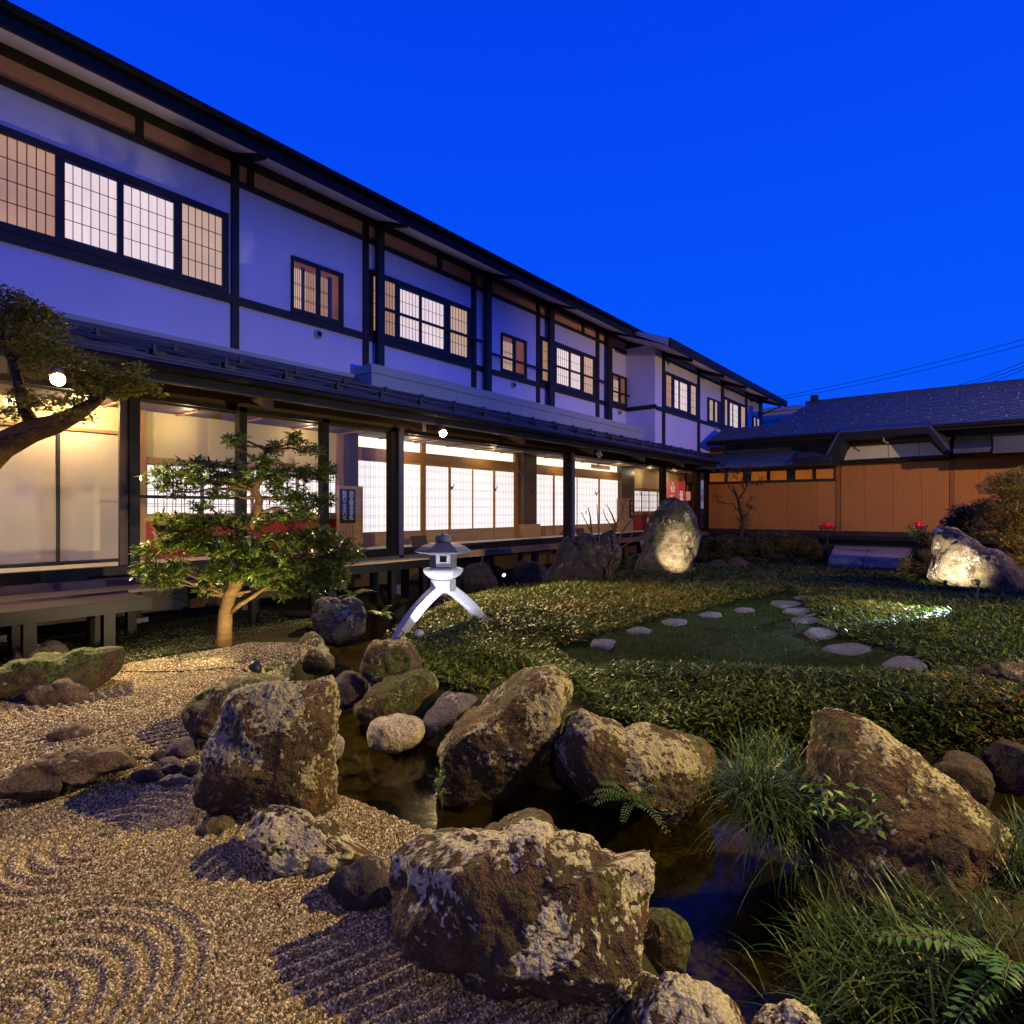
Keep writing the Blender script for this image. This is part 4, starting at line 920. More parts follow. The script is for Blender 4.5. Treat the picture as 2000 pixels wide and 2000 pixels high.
# ================================================================ stone lantern
lfL = onZ(764, 1256, GZ); lfR = onZ(957, 1221, GZ + .06); lc = (lfL + lfR) / 2
lant = empty('stone_lantern', (lc[0], lc[1], GZ), 'two legged grey stone lantern glowing white in a spotlight on the island', 'lantern')
u = (lfR - lfL)[:2]; u = u / np.linalg.norm(u); u3 = np.array((u[0], u[1], 0)); w3 = np.array((-u[1], u[0], 0))
half = np.linalg.norm((lfR - lfL)[:2]) / 2
for sgn, foot in ((-1, lfL), (1, lfR)):
    vs = []; N = 16; zb = foot[2] - .12; ph = np.radians(np.linspace(36, 68, N + 1)); ax_ = np.r_[0, np.cumsum(np.cos(ph[:-1]))]; az_ = np.r_[0, np.cumsum(np.sin(ph[:-1]))]
    for i in range(N + 1):
        off = .035 + (half - .035) * ax_[i] / ax_[-1]; z = -.945 - (abs(zb) - .945) * az_[i] / az_[-1]; nrm = np.array((math.sin(ph[i]), 0, math.cos(ph[i])))
        c = np.array((lc[0], lc[1], 0)) + u3 * off * sgn + (0, 0, z); nv = u3 * nrm[0] * sgn + np.array((0,0,1)) * nrm[2]
        a = .058 - .006 * i / N; b = .072
        for dn, dw in ((-a, -b), (a, -b), (a, b), (-a, b)): vs.append(c + nv * dn + w3 * dw)
    fs = [(i*4+k, i*4+(k+1) % 4, (i+1)*4+(k+1) % 4, (i+1)*4+k) for i in range(N) for k in range(4)] + [(0,1,2,3), (N*4+3, N*4+2, N*4+1, N*4)]
    MB().add(vs, fs).build('leg', m_granite, lant, bevel=.012)
cx, cy_ = lc[0], lc[1]; ROT = math.atan2(-cy_, -cx) + math.pi / 6
L6 = lambda prof, n=6: MB().lathe(prof, (cx, cy_, 0), n, ROT)
L6([(.15, -1.0), (.155, -.98), (.155, -.86), (.145, -.845)], 6).build('neck', m_granite, lant, bevel=.012)
L6([(.15, -.845), (.215, -.80), (.245, -.755), (.245, -.72), (.18, -.705)], 6).build('platform', m_granite, lant, bevel=.008)
fb = L6([(.165, -.705), (.165, -.51)], 6).build('firebox', m_granite_d, lant, bevel=.006)
dirc = np.array((-cx, -cy_, 0)); dirc /= np.linalg.norm(dirc); sd = np.array((-dirc[1], dirc[0], 0)); ctr = np.array((cx, cy_, 0)) + dirc * .146
def fbox(u0, u1, z0, z1, d0, d1, mat, nm):
    p = [ctr + sd*u0 + dirc*d0 + (0,0,z0), ctr + sd*u1 + dirc*d0 + (0,0,z0), ctr + sd*u1 + dirc*d0 + (0,0,z1), ctr + sd*u0 + dirc*d0 + (0,0,z1)]
    return MB().prism(p, dirc*(d1-d0)).build(nm, mat, fb)
MBf = MB()
for (u0,u1,z0,z1) in ((-.085,-.04,-.69,-.52),(.04,.085,-.69,-.52),(-.04,.04,-.69,-.632),(-.04,.04,-.555,-.52)):
    p = [ctr + sd*u0 + (0,0,z0), ctr + sd*u1 + (0,0,z0), ctr + sd*u1 + (0,0,z1), ctr + sd*u0 + (0,0,z1)]; MBf.prism(p, dirc*.03)
MBf.build('window_frame', m_granite, fb)
fbox(-.04, .04, -.632, -.555, .0, .004, m_black, 'opening_shade')  # black sheet stands in for the shade inside the firebox
L6([(.28, -.535), (.345, -.515), (.345, -.50), (.27, -.45), (.18, -.415), (.08, -.40)], 6).build('roof', m_granite_d, lant, bevel=.006)
L6([(.06, -.40), (.09, -.39), (.098, -.36), (.09, -.325), (.06, -.31), (.02, -.30), (.012, -.285)], 20).build('finial', m_granite_d, lant, smooth=True)

# ================================================================ benches along the veranda
def bench(label, x0, x1, y0, y1, zt, legx):
    b = empty('deck_bench', ((x0+x1)/2, (y0+y1)/2, GZ), label, 'bench', 'slatted benches along the veranda')
    n = int((y1 - y0 - .05) / .046)
    for k in range(n):
        y = y0 + .052 + k * (y1 - y0 - .05) / n; ibox('slat', m_deck, b, x0 + .012, x1 - .012, y, y + .034, zt - .03, zt)
    ibox('front_rail', m_timber2, b, x0, x1, y0, y0 + .045, zt - .13, zt + .003)
    ibox('back_rail', m_timber2, b, x0, x1, y1 - .002, y1 + .04, zt - .13, zt)
    for x in (x0, x1 - .04): ibox('end_rail', m_timber2, b, x - .001, x + .041, y0 + .046, y1 - .003, zt - .13, zt - .031)
    for x in legx:
        ibox('leg', m_timber2, b, x - .055, x + .055, y0 + .05, y0 + .16, GZ - .05, zt - .031)
        ibox('leg', m_timber2, b, x - .055, x + .055, y1 - .16, y1 - .05, GZ - .05, zt - .031)
        ibox('cross_tie', m_timber2, b, x - .03, x + .03, y0 + .161, y1 - .161, zt - .16, zt - .032)
    return b
bench('long slatted bench at the left edge in front of the beige panels', -3.4, 2.76, 7.53, 8.20, -1.02, (-2.4, -.6, .75, 1.65, 2.35))
bench('slatted bench behind the rhododendron tree ending beside the lantern', 3.65, 7.40, 7.66, 8.34, -.88, (4.1, 5.3, 6.5, 7.2))
st = empty('entrance_step', (0, 8.6, GZ), 'wide brown wooden step between the left bench and the sill', 'step')
for k in range(3): ibox('plank', m_deck, st, XL, 3.4, 8.26 + k*.205, 8.26 + k*.205 + .195, -1.03, -.995)
for k in range(5): ibox('leg', m_timber2, st, -3.2 + k*1.5, -3.1 + k*1.5, 8.4, 8.5, GZ - .05, -1.031)
va = MB().box(.05, 1.15, 8.255, 8.262, -.985, -.93)
ibox('step_riser', m_deck, st, XL, 3.4, 8.86, 8.88, -.994, -.905)

# ================================================================ stone bridge before the hall, fire baskets
zB = -1.33
bg_ = empty('stone_bridge', (*onZ(1685, 1060, zB)[:2], WZ), 'low bridge of two broad stone slabs in front of the orange wall', 'bridge')
m_slab = M('bridge_slab', (.24,.22,.23), .8, .15, 6, .15, 60)
e0, e1b = onZ(1618, 1090, -1.31), onZ(1770, 1091, -1.31); f0, f1b = onZ(1636, 1053.5, -1.31), onZ(1800, 1053.5, -1.31)
mid0, mid1 = (e0 + e1b) / 2 + np.array((0, -.0, 0)), (f0 + f1b) / 2
e0, e1b, f0, f1b = [np.array((p[0], p[1], -1.31)) for p in (e0, e1b, f0, f1b)]
mid0 = e0 + (e1b - e0) * .44; mid1 = f0 + (f1b - f0) * .44; g = (e1b - e0) * .006
for a, b, c, d in ((e0, mid0 - g, mid1 - g, f0), (mid0 + g, e1b, f1b, mid1 + g)): MB().prism([a, b, c, d], (0, 0, -.26)).build('slab', m_slab, bg_, bevel=.015)
for s in (.25, .8):
    p = e0 + (e1b - e0) * s + (f0 - e0) * .2; MB().box(p[0] - .1, p[0] + .5, p[1] - .35, p[1] + .35, WZ - .4, -1.575).build('pier', m_frieze, bg_)
ibl = onZ(1596, 1085, -1.33); 
m_glow = M('red_ball', (.60,.008,.008), .22, .05, 4, spec=.5); m_glow.node_tree.nodes['Principled BSDF'].inputs['Emission Color'].default_value = (1,.01,.01,1); m_glow.node_tree.nodes['Principled BSDF'].inputs['Emission Strength'].default_value = .12
def fire_basket(px, py, dist, label):
    c = onT(px, py, dist); gz = GZ
    r = empty('fire_basket', (c[0], c[1], gz), label, 'fire basket', 'iron fire baskets by the bridge')
    for k in range(3):
        a = 2*math.pi*k/3 + .4; d = np.array((math.cos(a), math.sin(a), 0))
        MB().tube([c + d*.05 - (0,0,.05), c - d*.02 - (0,0,.45), np.array((c[0], c[1], gz - .2)) + d*-.42], .014, 6).build('leg', m_black, r)
    for z, rr in ((0, .20), (.07, .24), (-.08, .15)):
        ring = [c + np.array((math.cos(t)*rr, math.sin(t)*rr, z)) for t in np.linspace(0, 2*math.pi, 17)]; MB().tube(ring, .010, 5).build('basket_ring', m_black, r)
    bm_ = MB()
    for k in range(10):
        a = 2*math.pi*k/10; d = np.array((math.cos(a), math.sin(a), 0)); MB().tube([c + d*.15 - (0,0,.09), c + d*.20, c + d*.25 + (0,0,.09)], .007, 4).build('basket_bar', m_black, r)
    for k in range(7):
        a = 2*math.pi*k/6; rr = .11 if k < 6 else 0; p = c + np.array((math.cos(a)*rr, math.sin(a)*rr, .06 + (.07 if k == 6 else .02*(k % 2))))
        MB().lathe([(.075*math.sin(t), -.075*math.cos(t)) for t in np.linspace(.05, math.pi - .05, 9)], p, 12).build('red_ball', m_glow, r, smooth=True)
    return r
fire_basket(1616, 1032, 17.6, 'iron fire basket with glowing red balls at the left end of the bridge')
fire_basket(1793, 1032, 17.0, 'iron fire basket with red balls half hidden behind the tall leaf shoots')

# ================================================================ things in the corridor
def text(body, size, loc, mat, parent, axis='Y', name='lettering', depth=.002):
    cu = bpy.data.curves.new(name, 'FONT'); cu.body = body; cu.size = size; cu.align_x = 'CENTER'; cu.align_y = 'CENTER'; cu.extrude = depth; cu.resolution_u = 3
    to = bpy.data.objects.new(name, cu); COL.objects.link(to)
    to.rotation_euler = (math.pi/2, 0, 0) if axis == 'Y' else (math.pi/2, 0, -math.pi/2)
    bpy.context.view_layer.update(); me = bpy.data.meshes.new_from_object(to.evaluated_get(bpy.context.evaluated_depsgraph_get()))
    M4 = to.matrix_world.copy(); bpy.data.objects.remove(to); me.transform(M4); me.materials.clear(); me.materials.append(mat)
    o = bpy.data.objects.new(name, me); COL.objects.link(o); o.parent = parent; o.location = np.array(loc) - ORG[parent.name]; ORG[o.name] = np.array(loc, float); return o
m_ink = M('white_lettering', (.8,.78,.7), .6, .02)
m_inkd = M('dark_lettering', (.03,.02,.015), .6, .02)
ys = 9.72
def signboard(p0, p1, ztop, label, textcols, blackx):
    x0, x1 = XY(p0, ys), XY(p1, ys); s = empty('standing_signboard', ((x0+x1)/2, ys, FZ), label, 'signboard')
    w = .035
    fr = MB().box(x0, x0+w, ys, ys+.05, FZ, ztop).box(x1-w, x1, ys, ys+.05, FZ, ztop).box(x0+w, x1-w, ys, ys+.05, ztop-w, ztop).box(x0+w, x1-w, ys, ys+.05, FZ, FZ+.05)
    fr.build('frame', m_woodlt, s); ibox('back_board', m_woodlt, s, x0+w, x1-w, ys+.02, ys+.03, FZ+.05, ztop-w)
    return s, x0, x1
s, x0, x1 = signboard(660.5, 709, .46, 'tall wooden standing board with a black panel of white writing, behind the tree', None, None)
bx0, bx1 = XY(665, ys), XY(694, ys); zt, zb_ = .395, -.27
bp_ = ibox('black_panel', m_black, s, bx0, bx1, ys - .004, ys + .019, zb_, zt)
cw = (bx1 - bx0)
for body, fx in (('松竹三五六七', .26), ('個室御食事処', .72)):
    for i, ch in enumerate(body): text(ch, .105, (bx0 + cw*fx, ys - .006, zt - .085 - i*.095), m_ink, bp_)
for k in range(5):
    x = bx0 + (bx1 - bx0)*(k + .2)/5; ibox('lower_slat', m_wood, s, x, x + .035, ys + .005, ys + .0195, FZ + .05, zb_ - .03)
s, x0, x1 = signboard(1207, 1237, .38, 'second wooden standing board with a black strip, beside the red wainscot at the far end', None, None)
bx0, bx1 = XY(1229.5, ys), XY(1236, ys); bp_ = ibox('black_strip', m_black, s, bx0, bx1, ys - .03, ys - .001, -.30, .33)
for i, ch in enumerate('松竹梅'): text(ch, .14, ((bx0+bx1)/2, ys - .032, .2 - i*.18), m_ink, bp_)
for i, ch in enumerate('竹二三'): text(ch, .16, (XY(1217, ys), ys - .002, .1 - i*.2), m_inkd, s)
# red poster and blue grey cloth at the far end
m_posterred = ME('red_poster_paper', (.75,.022,.012), .55, .05, 1, .4)  # poster paper given its own glow, no lamp behind it
yp = YD - .035
px0, px1 = XY(1299.5, yp), XY(1337.5, yp); zt = float(onY(1318, 940, yp)[2]); zb_ = float(onY(1318, 985, yp)[2])
po = ibox('wall_poster', m_posterred, None, px0, px1, yp - .01, yp, zb_, zt); ORG[po.name] = np.zeros(3)
tag(po, 'bright red poster with white writing on the far corridor wall behind the standing stone', 'poster')
m_pw = ME('white_print', (1,.95,.9), .7, .02, 1, .7)  # print glows by itself like the poster
pw = px1 - px0; ph_ = zt - zb_
text('金 沢', ph_*.20, (px0 + pw*.36, yp - .013, zt - ph_*.30), m_pw, po); text('KANAZAWA', ph_*.07, (px0 + pw*.36, yp - .013, zt - ph_*.44), m_pw, po)
text('昼', ph_*.42, (px0 + pw*.80, yp - .013, zt - ph_*.62), m_pw, po); text('膳', ph_*.42, (px0 + pw*.80, yp - .013, zt - ph_*.98), m_pw, po)
text('どご', ph_*.26, (px0 + pw*.33, yp - .013, zt - ph_*.72), m_pw, po); text('花', ph_*.13, (px0 + pw*.36, yp - .013, zt - ph_*.12), m_pw, po)
nt = ibox('wall_notice', ME('orange_notice', (.75,.22,.03), .6, .05, 1, .5), None, XY(1338.5, yp), XY(1348, yp), yp - .02, yp - .012, float(onY(1340, 977, yp)[2]), float(onY(1340, 960, yp)[2]))  # notice also glows without a lamp
tag(nt, 'small plain orange notice right of the red poster', 'notice')
yn = 9.6; x0, x1 = XY(1364.5, yn), XY(1377.5, yn); zt = float(onY(1370, 938, yn)[2]); zb_ = float(onY(1370, 993, yn)[2])
m_noren = ME('blue_grey_cloth', (.20,.22,.36), .9, .06, 2, .5)  # cloth brightened by a glow of its own
no = ibox('door_curtain', m_noren, None, x0 - .4, x1 + .5, yn, yn + .01, zb_, zt); ORG[no.name] = np.zeros(3)
tag(no, 'blue grey cloth door curtain with white brush writing at the corridor end', 'door curtain')
text('湯', .62, ((x0+x1)/2 + .06, yn - .004, (zt+zb_)/2 - .1), m_ink, no)
pp = ibox('paper_sheet', m_ink, None, D(1263.5), D(1272), YD - .006, YD - .001, float(onY(1268, 1021, YD)[2]), float(onY(1268, 1012, YD)[2])); tag(pp, 'small white paper stuck on the red wainscot beside the standing stone', 'paper')
for (a, b, yb_, yt, lab) in ((806, 838, 1071, 1050, 'dark folder stand on the veranda floor above the stone lantern'), (1128, 1146, 1047, 1034, 'dark folder stand on the veranda floor behind the craggy rock')):
    yy = 9.32; q0 = onY(a, yb_, yy); q1 = onY(b - 2, yb_ - 1, yy); zt = float(onY(a, yt, yy)[2]); zt = FZ + .21
    o = MB().prism([(q0[0], yy, FZ), (q1[0], yy, FZ), (q1[0] + .04, yy + .10, zt), (q0[0] + .04, yy + .10, zt)], (0, .02, 0)).build('folder_stand', m_soffit2, None, org=(q0[0], yy, FZ)); tag(o, lab, 'stand', 'folder stands on the veranda floor')

# ================================================================ lamps
def eave_lamp(px, label, lit):
    X = XY(px, 8.1); c = np.array((X, 8.1, 1.50)); r = empty('eave_lamp', c, label, 'lamp', 'lamps under the lower eave')
    MB().tube([c + (0, .16, .16), c + (0, .10, .12), c + (0, .05, .05)], .015, 6).build('arm', m_black, r)
    MB().lathe([(.03, .10), (.06, .07), (.075, .0), (.07, -.02)], c + (0, .02, 0), 16).build('shade', m_brass, r, smooth=True)
    MB().lathe([(.07*math.sin(t), -.07*math.cos(t)) for t in np.linspace(.05, math.pi - .05, 10)], c - (0, .02, .05), 14).build('bulb', m_bulb if lit else m_brass, r, smooth=True)
    return c, r
cA, rA = eave_lamp(112, 'lit eave lamp shining through the branches of the left tree', True)
lamp('floodlight', 'SPOT', cA - (0, .09, .10), 1700, WARM2, .05, aim=onZ(340, 1400), angle=76, blend=.6, parent=rA)
cB, rB = eave_lamp(864, 'lit eave lamp above the lantern and the white shoji doors', True)
lamp('floodlight', 'SPOT', cB - (0, .09, .10), 2000, WARM, .05, aim=onZ(1150, 1330), angle=115, blend=.5, parent=rB)
eave_lamp(1171, 'unlit eave lamp nearer the far end of the eave', False)

# flood lamp on a post out of the frame at the right, lighting the near garden
cC = np.array((4.7, -2.7, 3.3)); rC = empty('garden_floodlight', (cC[0], cC[1], GZ), 'warm garden floodlight on a black post right of the stream', 'lamp')
MB().tube([(cC[0], cC[1], GZ - .1), (cC[0], cC[1], cC[2] - .02)], .035, 10).build('post', m_black, rC, smooth=True)
ibox('lamp_head', m_black, rC, cC[0] - .12, cC[0] + .12, cC[1] - .08, cC[1] + .08, cC[2], cC[2] + .10)
lamp('floodlight', 'SPOT', cC - (.05, -.1, .06), 2600, (1.0, .72, .25), .05, aim=(1.2, 2.0, GZ), angle=68, blend=.7, parent=rC)
cD = np.array((15.0, -6.2, 3.3)); rD = empty('garden_floodlight', (cD[0], cD[1], GZ), 'warm garden floodlight on a black post near the right end of the hall', 'lamp')
MB().tube([(cD[0], cD[1], GZ - .1), (cD[0], cD[1], cD[2] - .02)], .035, 10).build('post', m_black, rD, smooth=True)
ibox('lamp_head', m_black, rD, cD[0] - .08, cD[0] + .08, cD[1] - .12, cD[1] + .12, cD[2], cD[2] + .10)
lamp('floodlight', 'SPOT', cD + (.06, .09, -.06), 3000, (1.0, .64, .26), .10, aim=(24.4, 6.0, -1.0), angle=110, blend=.6, parent=rD)

cF = np.array((7.6, -3.6, 1.1)); rF = empty('garden_floodlight', (cF[0], cF[1], GZ), 'warm garden floodlight on a black post beyond the right edge of the bamboo grass', 'lamp')
MB().tube([(cF[0], cF[1], GZ - .1), (cF[0], cF[1], cF[2] - .02)], .035, 10).build('post', m_black, rF, smooth=True)
ibox('lamp_head', m_black, rF, cF[0] - .12, cF[0] + .12, cF[1] - .08, cF[1] + .08, cF[2], cF[2] + .10)
lamp('floodlight', 'SPOT', cF - (0, -.09, .06), 1700, (1.0, .78, .28), .08, aim=(7.0, .9, GZ), angle=108, blend=.8, parent=rF)
cH = np.array((-1.7, -2.4, 2.1)); rH = empty('garden_floodlight', (cH[0], cH[1], GZ), 'weak warm fill lamp added on a black post behind the gravel', 'lamp')  # unseen fill lamp, added to warm the blue shadows
MB().tube([(cH[0], cH[1], GZ - .1), (cH[0], cH[1], cH[2] - .02)], .035, 10).build('post', m_black, rH, smooth=True)
ibox('lamp_head', m_black, rH, cH[0] - .12, cH[0] + .12, cH[1] - .08, cH[1] + .08, cH[2], cH[2] + .10)
lamp('floodlight', 'SPOT', cH + (.06, .09, -.06), 210, (1.0, .72, .30), .25, aim=(1.4, 1.2, GZ), angle=80, blend=.8, parent=rH)
m_spotglass = ME('spot_lens', (1,.92,.8), 3, .02)
m_beige = M('beige_lamp_body', (.50,.42,.33), .5, .06)
def spot(px, py, z, aim, power, col, label, angle=70, h=.14, body=None, blend=.6, dim=False, sc=1.0):
    b = onZ(px, py, z); c = b + (0, 0, h); d = np.array(aim) - c; d = d / np.linalg.norm(d)
    r = empty('ground_spotlight', b, label, 'spotlight', 'garden spotlights')
    MB().tube([b - (0,0,.05), c - d*.05], .012, 6).build('stake', m_black, r)
    MB().tube([c - d*.09*sc, c - d*.06*sc, c, c + d*.02], [.02*sc, .042*sc, .055*sc, .057*sc], 14).build('housing', body or m_black, r, smooth=True)
    MB().tube([c + d*.012, c + d*.021], .045*sc, 14).build('lens', m_beige if dim else m_spotglass, r)
    lamp('spot_beam', 'SPOT', c + d*.05, power, col, .03, aim=aim, angle=angle, blend=blend, parent=r); return r
gz_ = lambda px, py: float(hgt(onZ(px, py)[:2])[0])
spot(819, 1262, gz_(819, 1262), (lc[0], lc[1], -.86), 90, (.80,.82,1.0), 'beige spotlight in the grass aimed at the stone lantern', 100, body=m_beige)
spot(1306, 1131, -1.42, onT(1330, 1072, 13.0), 210, (1,.88,.62), 'spotlight hidden in leaves at the foot of the standing stone', 66, h=.12, sc=.6)
spot(1846, 1150, -1.42, onT(1880, 1072, 11.7), 170, (1,.88,.68), 'spotlight in the bamboo grass below the grey white rock', 100, h=.12, sc=.6)
spot(1905, 1204, gz_(1905, 1204), onZ(1630, 1215, -1.4), 900, (.60,.80,1.0), 'cool white spotlight at the right edge in bamboo grass', 60, h=.44, dim=True, sc=.7)
spot(1688, 1352, gz_(1688, 1352) - .02, onZ(1720, 1310, -1.45), 60, (.6,1.0,.85), 'small greenish spotlight at the near edge of the lawn', 130, h=.07, sc=.6)
spot(985, 1136, GZ - .1, onT(965, 1106, 13.2), 40, (1,.66,.30), 'small warm uplight by the pond behind the lantern', 120)
spot(498, 1322, GZ, onT(345, 1040, 6.6), 320, (1,.85,.5), 'small spotlight behind the tall boulder aimed at the tree', 95, h=.1)
# cables on the ground
cab = [onZ(x, y, float(hgt(onZ(x, y)[:2])[0]) + .012) for x, y in ((236,1312),(290,1313),(350,1312),(400,1309),(440,1305),(475,1308),(498,1322))]
o = MB().tube(cab, .010, 6).build('garden_cable', m_cable, None, org=cab[0]); tag(o, 'black power cord lying across the gravel towards the tall boulder', 'cord')
cab = [onZ(x, y, float(hgt(onZ(x, y)[:2])[0]) + .05) for x, y in ((1552,1222),(1556,1213),(1566,1206),(1580,1202),(1596,1199))]
o = MB().tube(cab, .012, 6).build('garden_cable', m_cable, None, org=cab[0]); tag(o, 'thin black cable crossing a stepping stone on the lawn', 'cord')
# ================================================================ vegetation
def unit(a): return a / (np.linalg.norm(a, axis=-1, keepdims=True) + 1e-9)
def leaf_geo(P, Dv, U, L, Wd, fold=.18, droop=.15):
    """five point leaves: base, left, rib, right, tip"""
    n = len(P); L = np.broadcast_to(L, n)[:,None]; Wd = np.broadcast_to(Wd, n)[:,None]
    S = unit(np.cross(Dv, U)); N = np.cross(S, Dv)
    m = P + Dv*L*.48; tip = P + Dv*L - N*L*droop
    v = np.stack([P, m - S*Wd/2 + N*Wd*fold, m, m + S*Wd/2 + N*Wd*fold, tip], 1).reshape(-1, 3)
    b = np.arange(n)[:,None]*5
    f = np.concatenate([b + [0,2,1], b + [0,3,2], b + [1,2,4], b + [2,3,4]], 1).reshape(-1, 3)
    return v, f
def blade_geo(P, Dv, L, Wd, droop, seg=5):
    n = len(P); L = np.broadcast_to(L, n)[:,None]; Wd = np.broadcast_to(Wd, n)[:,None]; droop = np.broadcast_to(droop, n)[:,None]
    S = unit(np.cross(Dv, (0,0,1.)) + 1e-6); vs = []
    for i in range(seg + 1):
        s = i/seg; c = P + Dv*L*s + np.array((0,0,-1.))*droop*L*s*s; w = Wd*(1 - s**1.6)*.5 + .0003
        vs += [c - S*w, c + S*w]
    v = np.stack(vs, 1).reshape(-1, 3); k = 2*(seg+1); b = np.arange(n)[:,None]*k
    f = np.concatenate([b + [2*i, 2*i+1, 2*i+3, 2*i+2] for i in range(seg)], 1).reshape(-1, 4)
    return v, f
def foliage(name, v, f, rnd, per, mat, parent=None, org=None, kind='stuff'):
    return link(name, v, f, mat, parent, org, smooth=False, kind=kind, attrs={'rnd': np.repeat(rnd, per)})
def rdir(n, el0, el1, rng=RNG):
    a = rng.uniform(0, 2*math.pi, n); e_ = rng.uniform(el0, el1, n); return np.c_[np.cos(a)*np.cos(e_), np.sin(a)*np.cos(e_), np.sin(e_)]
m_sasa = ML('bamboo_grass_leaf', [(0, (.022,.034,.004)), (.42, (.056,.080,.007)), (.80, (.125,.150,.015)), (.91, (.20,.15,.020)), (1, (.20,.085,.012))], .45, .2, .22)
m_azalea = ML('rhododendron_leaf', [(0, (.028,.050,.007)), (.55, (.070,.105,.012)), (.9, (.14,.165,.022)), (1, (.19,.19,.03))], .30, .22, .6)
m_smallleaf = ML('small_tree_leaf', [(0, (.06,.085,.010)), (.6, (.14,.16,.018)), (.88, (.21,.16,.025)), (1, (.24,.10,.02))], .35, .45)
m_hedge = ML('hedge_leaf', [(0, (.04,.045,.009)), (.7, (.095,.095,.016)), (1, (.17,.14,.03))], .5, .2)
m_maple = ML('maple_leaf', [(0, (.12,.15,.03)), (.62, (.28,.27,.05)), (.85, (.40,.22,.05)), (1, (.50,.14,.04))], .55, .35)
m_blade = ML('long_grass', [(0, (.016,.035,.008)), (.6, (.035,.075,.014)), (.92, (.08,.11,.025)), (1, (.15,.09,.03))], .4, .25, .25)
m_fern = ML('fern', [(0, (.03,.085,.012)), (.7, (.07,.16,.018)), (1, (.17,.17,.02))], .45, .3)
m_lawn = ML('lawn_blade', [(0, (.008,.018,.002)), (.7, (.020,.040,.004)), (1, (.05,.06,.008))], .6, .2, .12)
m_mossy = ML('moss_leaf', [(0, (.02,.035,.006)), (.7, (.05,.07,.012)), (1, (.09,.10,.02))], .6, .2)
m_redleaf = ML('red_flower', [(0, (.35,.03,.012)), (1, (.55,.06,.03))], .5, .3)
m_bark = M('tan_bark', (.125,.072,.028), .85, .3, 8, .6, 40, stretch=(1,1,2.5))
m_barkd = M('dark_bark', (.06,.04,.022), .85, .3, 8, .5, 40)
m_twig = M('twig', (.11,.075,.05), .8, .2, 8)

# --- bamboo grass over the island
def steps_clear(P):
    k = np.ones(len(P), bool)
    for c, r in SSP: k &= np.hypot(*(P - c).T) > r * 1.12
    return k
def island_points(n, tmin, tmax):
    t = np.sqrt(RNG.uniform(tmin**2, tmax**2, n)); px = RNG.uniform(600, 2250, n); a = (px - HX)/FP
    P = np.c_[t*(CT + a*ST), t*(ST - a*CT)]
    h = hgt(P); k = inpoly(P, ISLAND) & ~inpoly(P, LAWN) & steps_clear(P) & (h > GZ - .16)
    for c, r in ROCKP: k &= np.hypot(*(P - c).T) > r * .75
    for (a_, b_, w_) in CLEAR: k &= seg_d(P, [(*a_, w_), (*b_, w_)]) > 0
    P = P[k]; return P
CLEAR = [(onZ(819,1262)[:2], onZ(840,1250)[:2], .12), (lfL[:2], lfL[:2]*.93, .13), (lfR[:2], lfR[:2]*.94, .13), (onZ(1306,1131,-1.42)[:2], onT(1320,1100,13.0)[:2], .22), (onZ(1846,1150,-1.42)[:2], onT(1866,1100,11.4)[:2], .22)]
def path_fade(P):                      # leaves stay lower near lawn and stones
    d = poly_d(P, LAWN); s = ss(0, .5, d)
    for c, r in SSP: s = np.minimum(s, ss(r, r + .45, np.hypot(*(P - c).T)))
    return s
V_, F_, R_, off = [], [], [], 0
for n, t0, t1, nl, Ls in ((44000, 3.0, 7.0, 7, (.052, .096)), (34000, 7.0, 11.0, 6, (.062, .106)), (20000, 11.0, 20, 5, (.09, .145))):
    P = island_points(n, t0, t1); m = len(P); h = hgt(P); pf = path_fade(P)
    cano = (.035 + .11*fbm(np.c_[P*1.4, np.zeros(m)], 50, 3) + .04*fbm(np.c_[P*5, np.zeros(m)], 51, 2)) * (.35 + .65*pf) * (1 - .45*ss(9.5, 13, np.hypot(P[:,0], P[:,1])))
    idx = np.repeat(np.arange(m), nl); M_ = len(idx)
    base = np.c_[P[idx] + RNG.normal(0, .025, (M_, 2)), h[idx] + cano[idx]*RNG.uniform(.25, 1.0, M_)]
    dv = rdir(M_, -.15, 1.0); dry = fbm(np.c_[P*.9, np.ones(m)], 52, 2)[idx]
    rnd = np.clip(RNG.random(M_)*.82 + (dry - .5)*.9 + .06, 0, 1)
    L = RNG.uniform(*Ls, M_); v, f = leaf_geo(base, dv, rdir(M_, .9, 1.5), L, L*RNG.uniform(.17, .26, M_), .12, .22)
    V_.append(v); F_.append(f + off); off += len(v); R_.append(rnd)
foliage('bamboo_grass', np.concatenate(V_), np.concatenate(F_), np.concatenate(R_), 5, m_sasa)
# --- lawn
m_lawnsoil = M('lawn_moss', (.009,.017,.002), .95, .5, 9, .7, 90)
P, f = grid(5.0, 12, -2.5, 5.5, .09); zz = hgt(P) + .012; k = inpoly(P, LAWN); ff = f[k[f].any(1)]; vi, inv = np.unique(ff, return_inverse=True)
link('lawn', np.c_[P, zz][vi], inv.reshape(ff.shape), m_lawnsoil, smooth=True, kind='structure')
n = 90000; P = np.c_[RNG.uniform(4.5, 12, n), RNG.uniform(-2.5, 5.5, n)]; k = inpoly(P, LAWN) & steps_clear(P); P = P[k]; m = len(P)
L = RNG.uniform(.03, .07, m) * (.6 + .8*fbm(np.c_[P*1.8, np.zeros(m)], 61, 2)); v, f = blade_geo(np.c_[P, hgt(P)], rdir(m, .5, 1.4), L, .007, .3, 2)
foliage('lawn_grass', v, f, np.clip(fbm(np.c_[P*1.2, np.zeros(m)], 62, 3)*1.3 - .2 + RNG.normal(0, .15, m), 0, 1), 6, m_lawn)
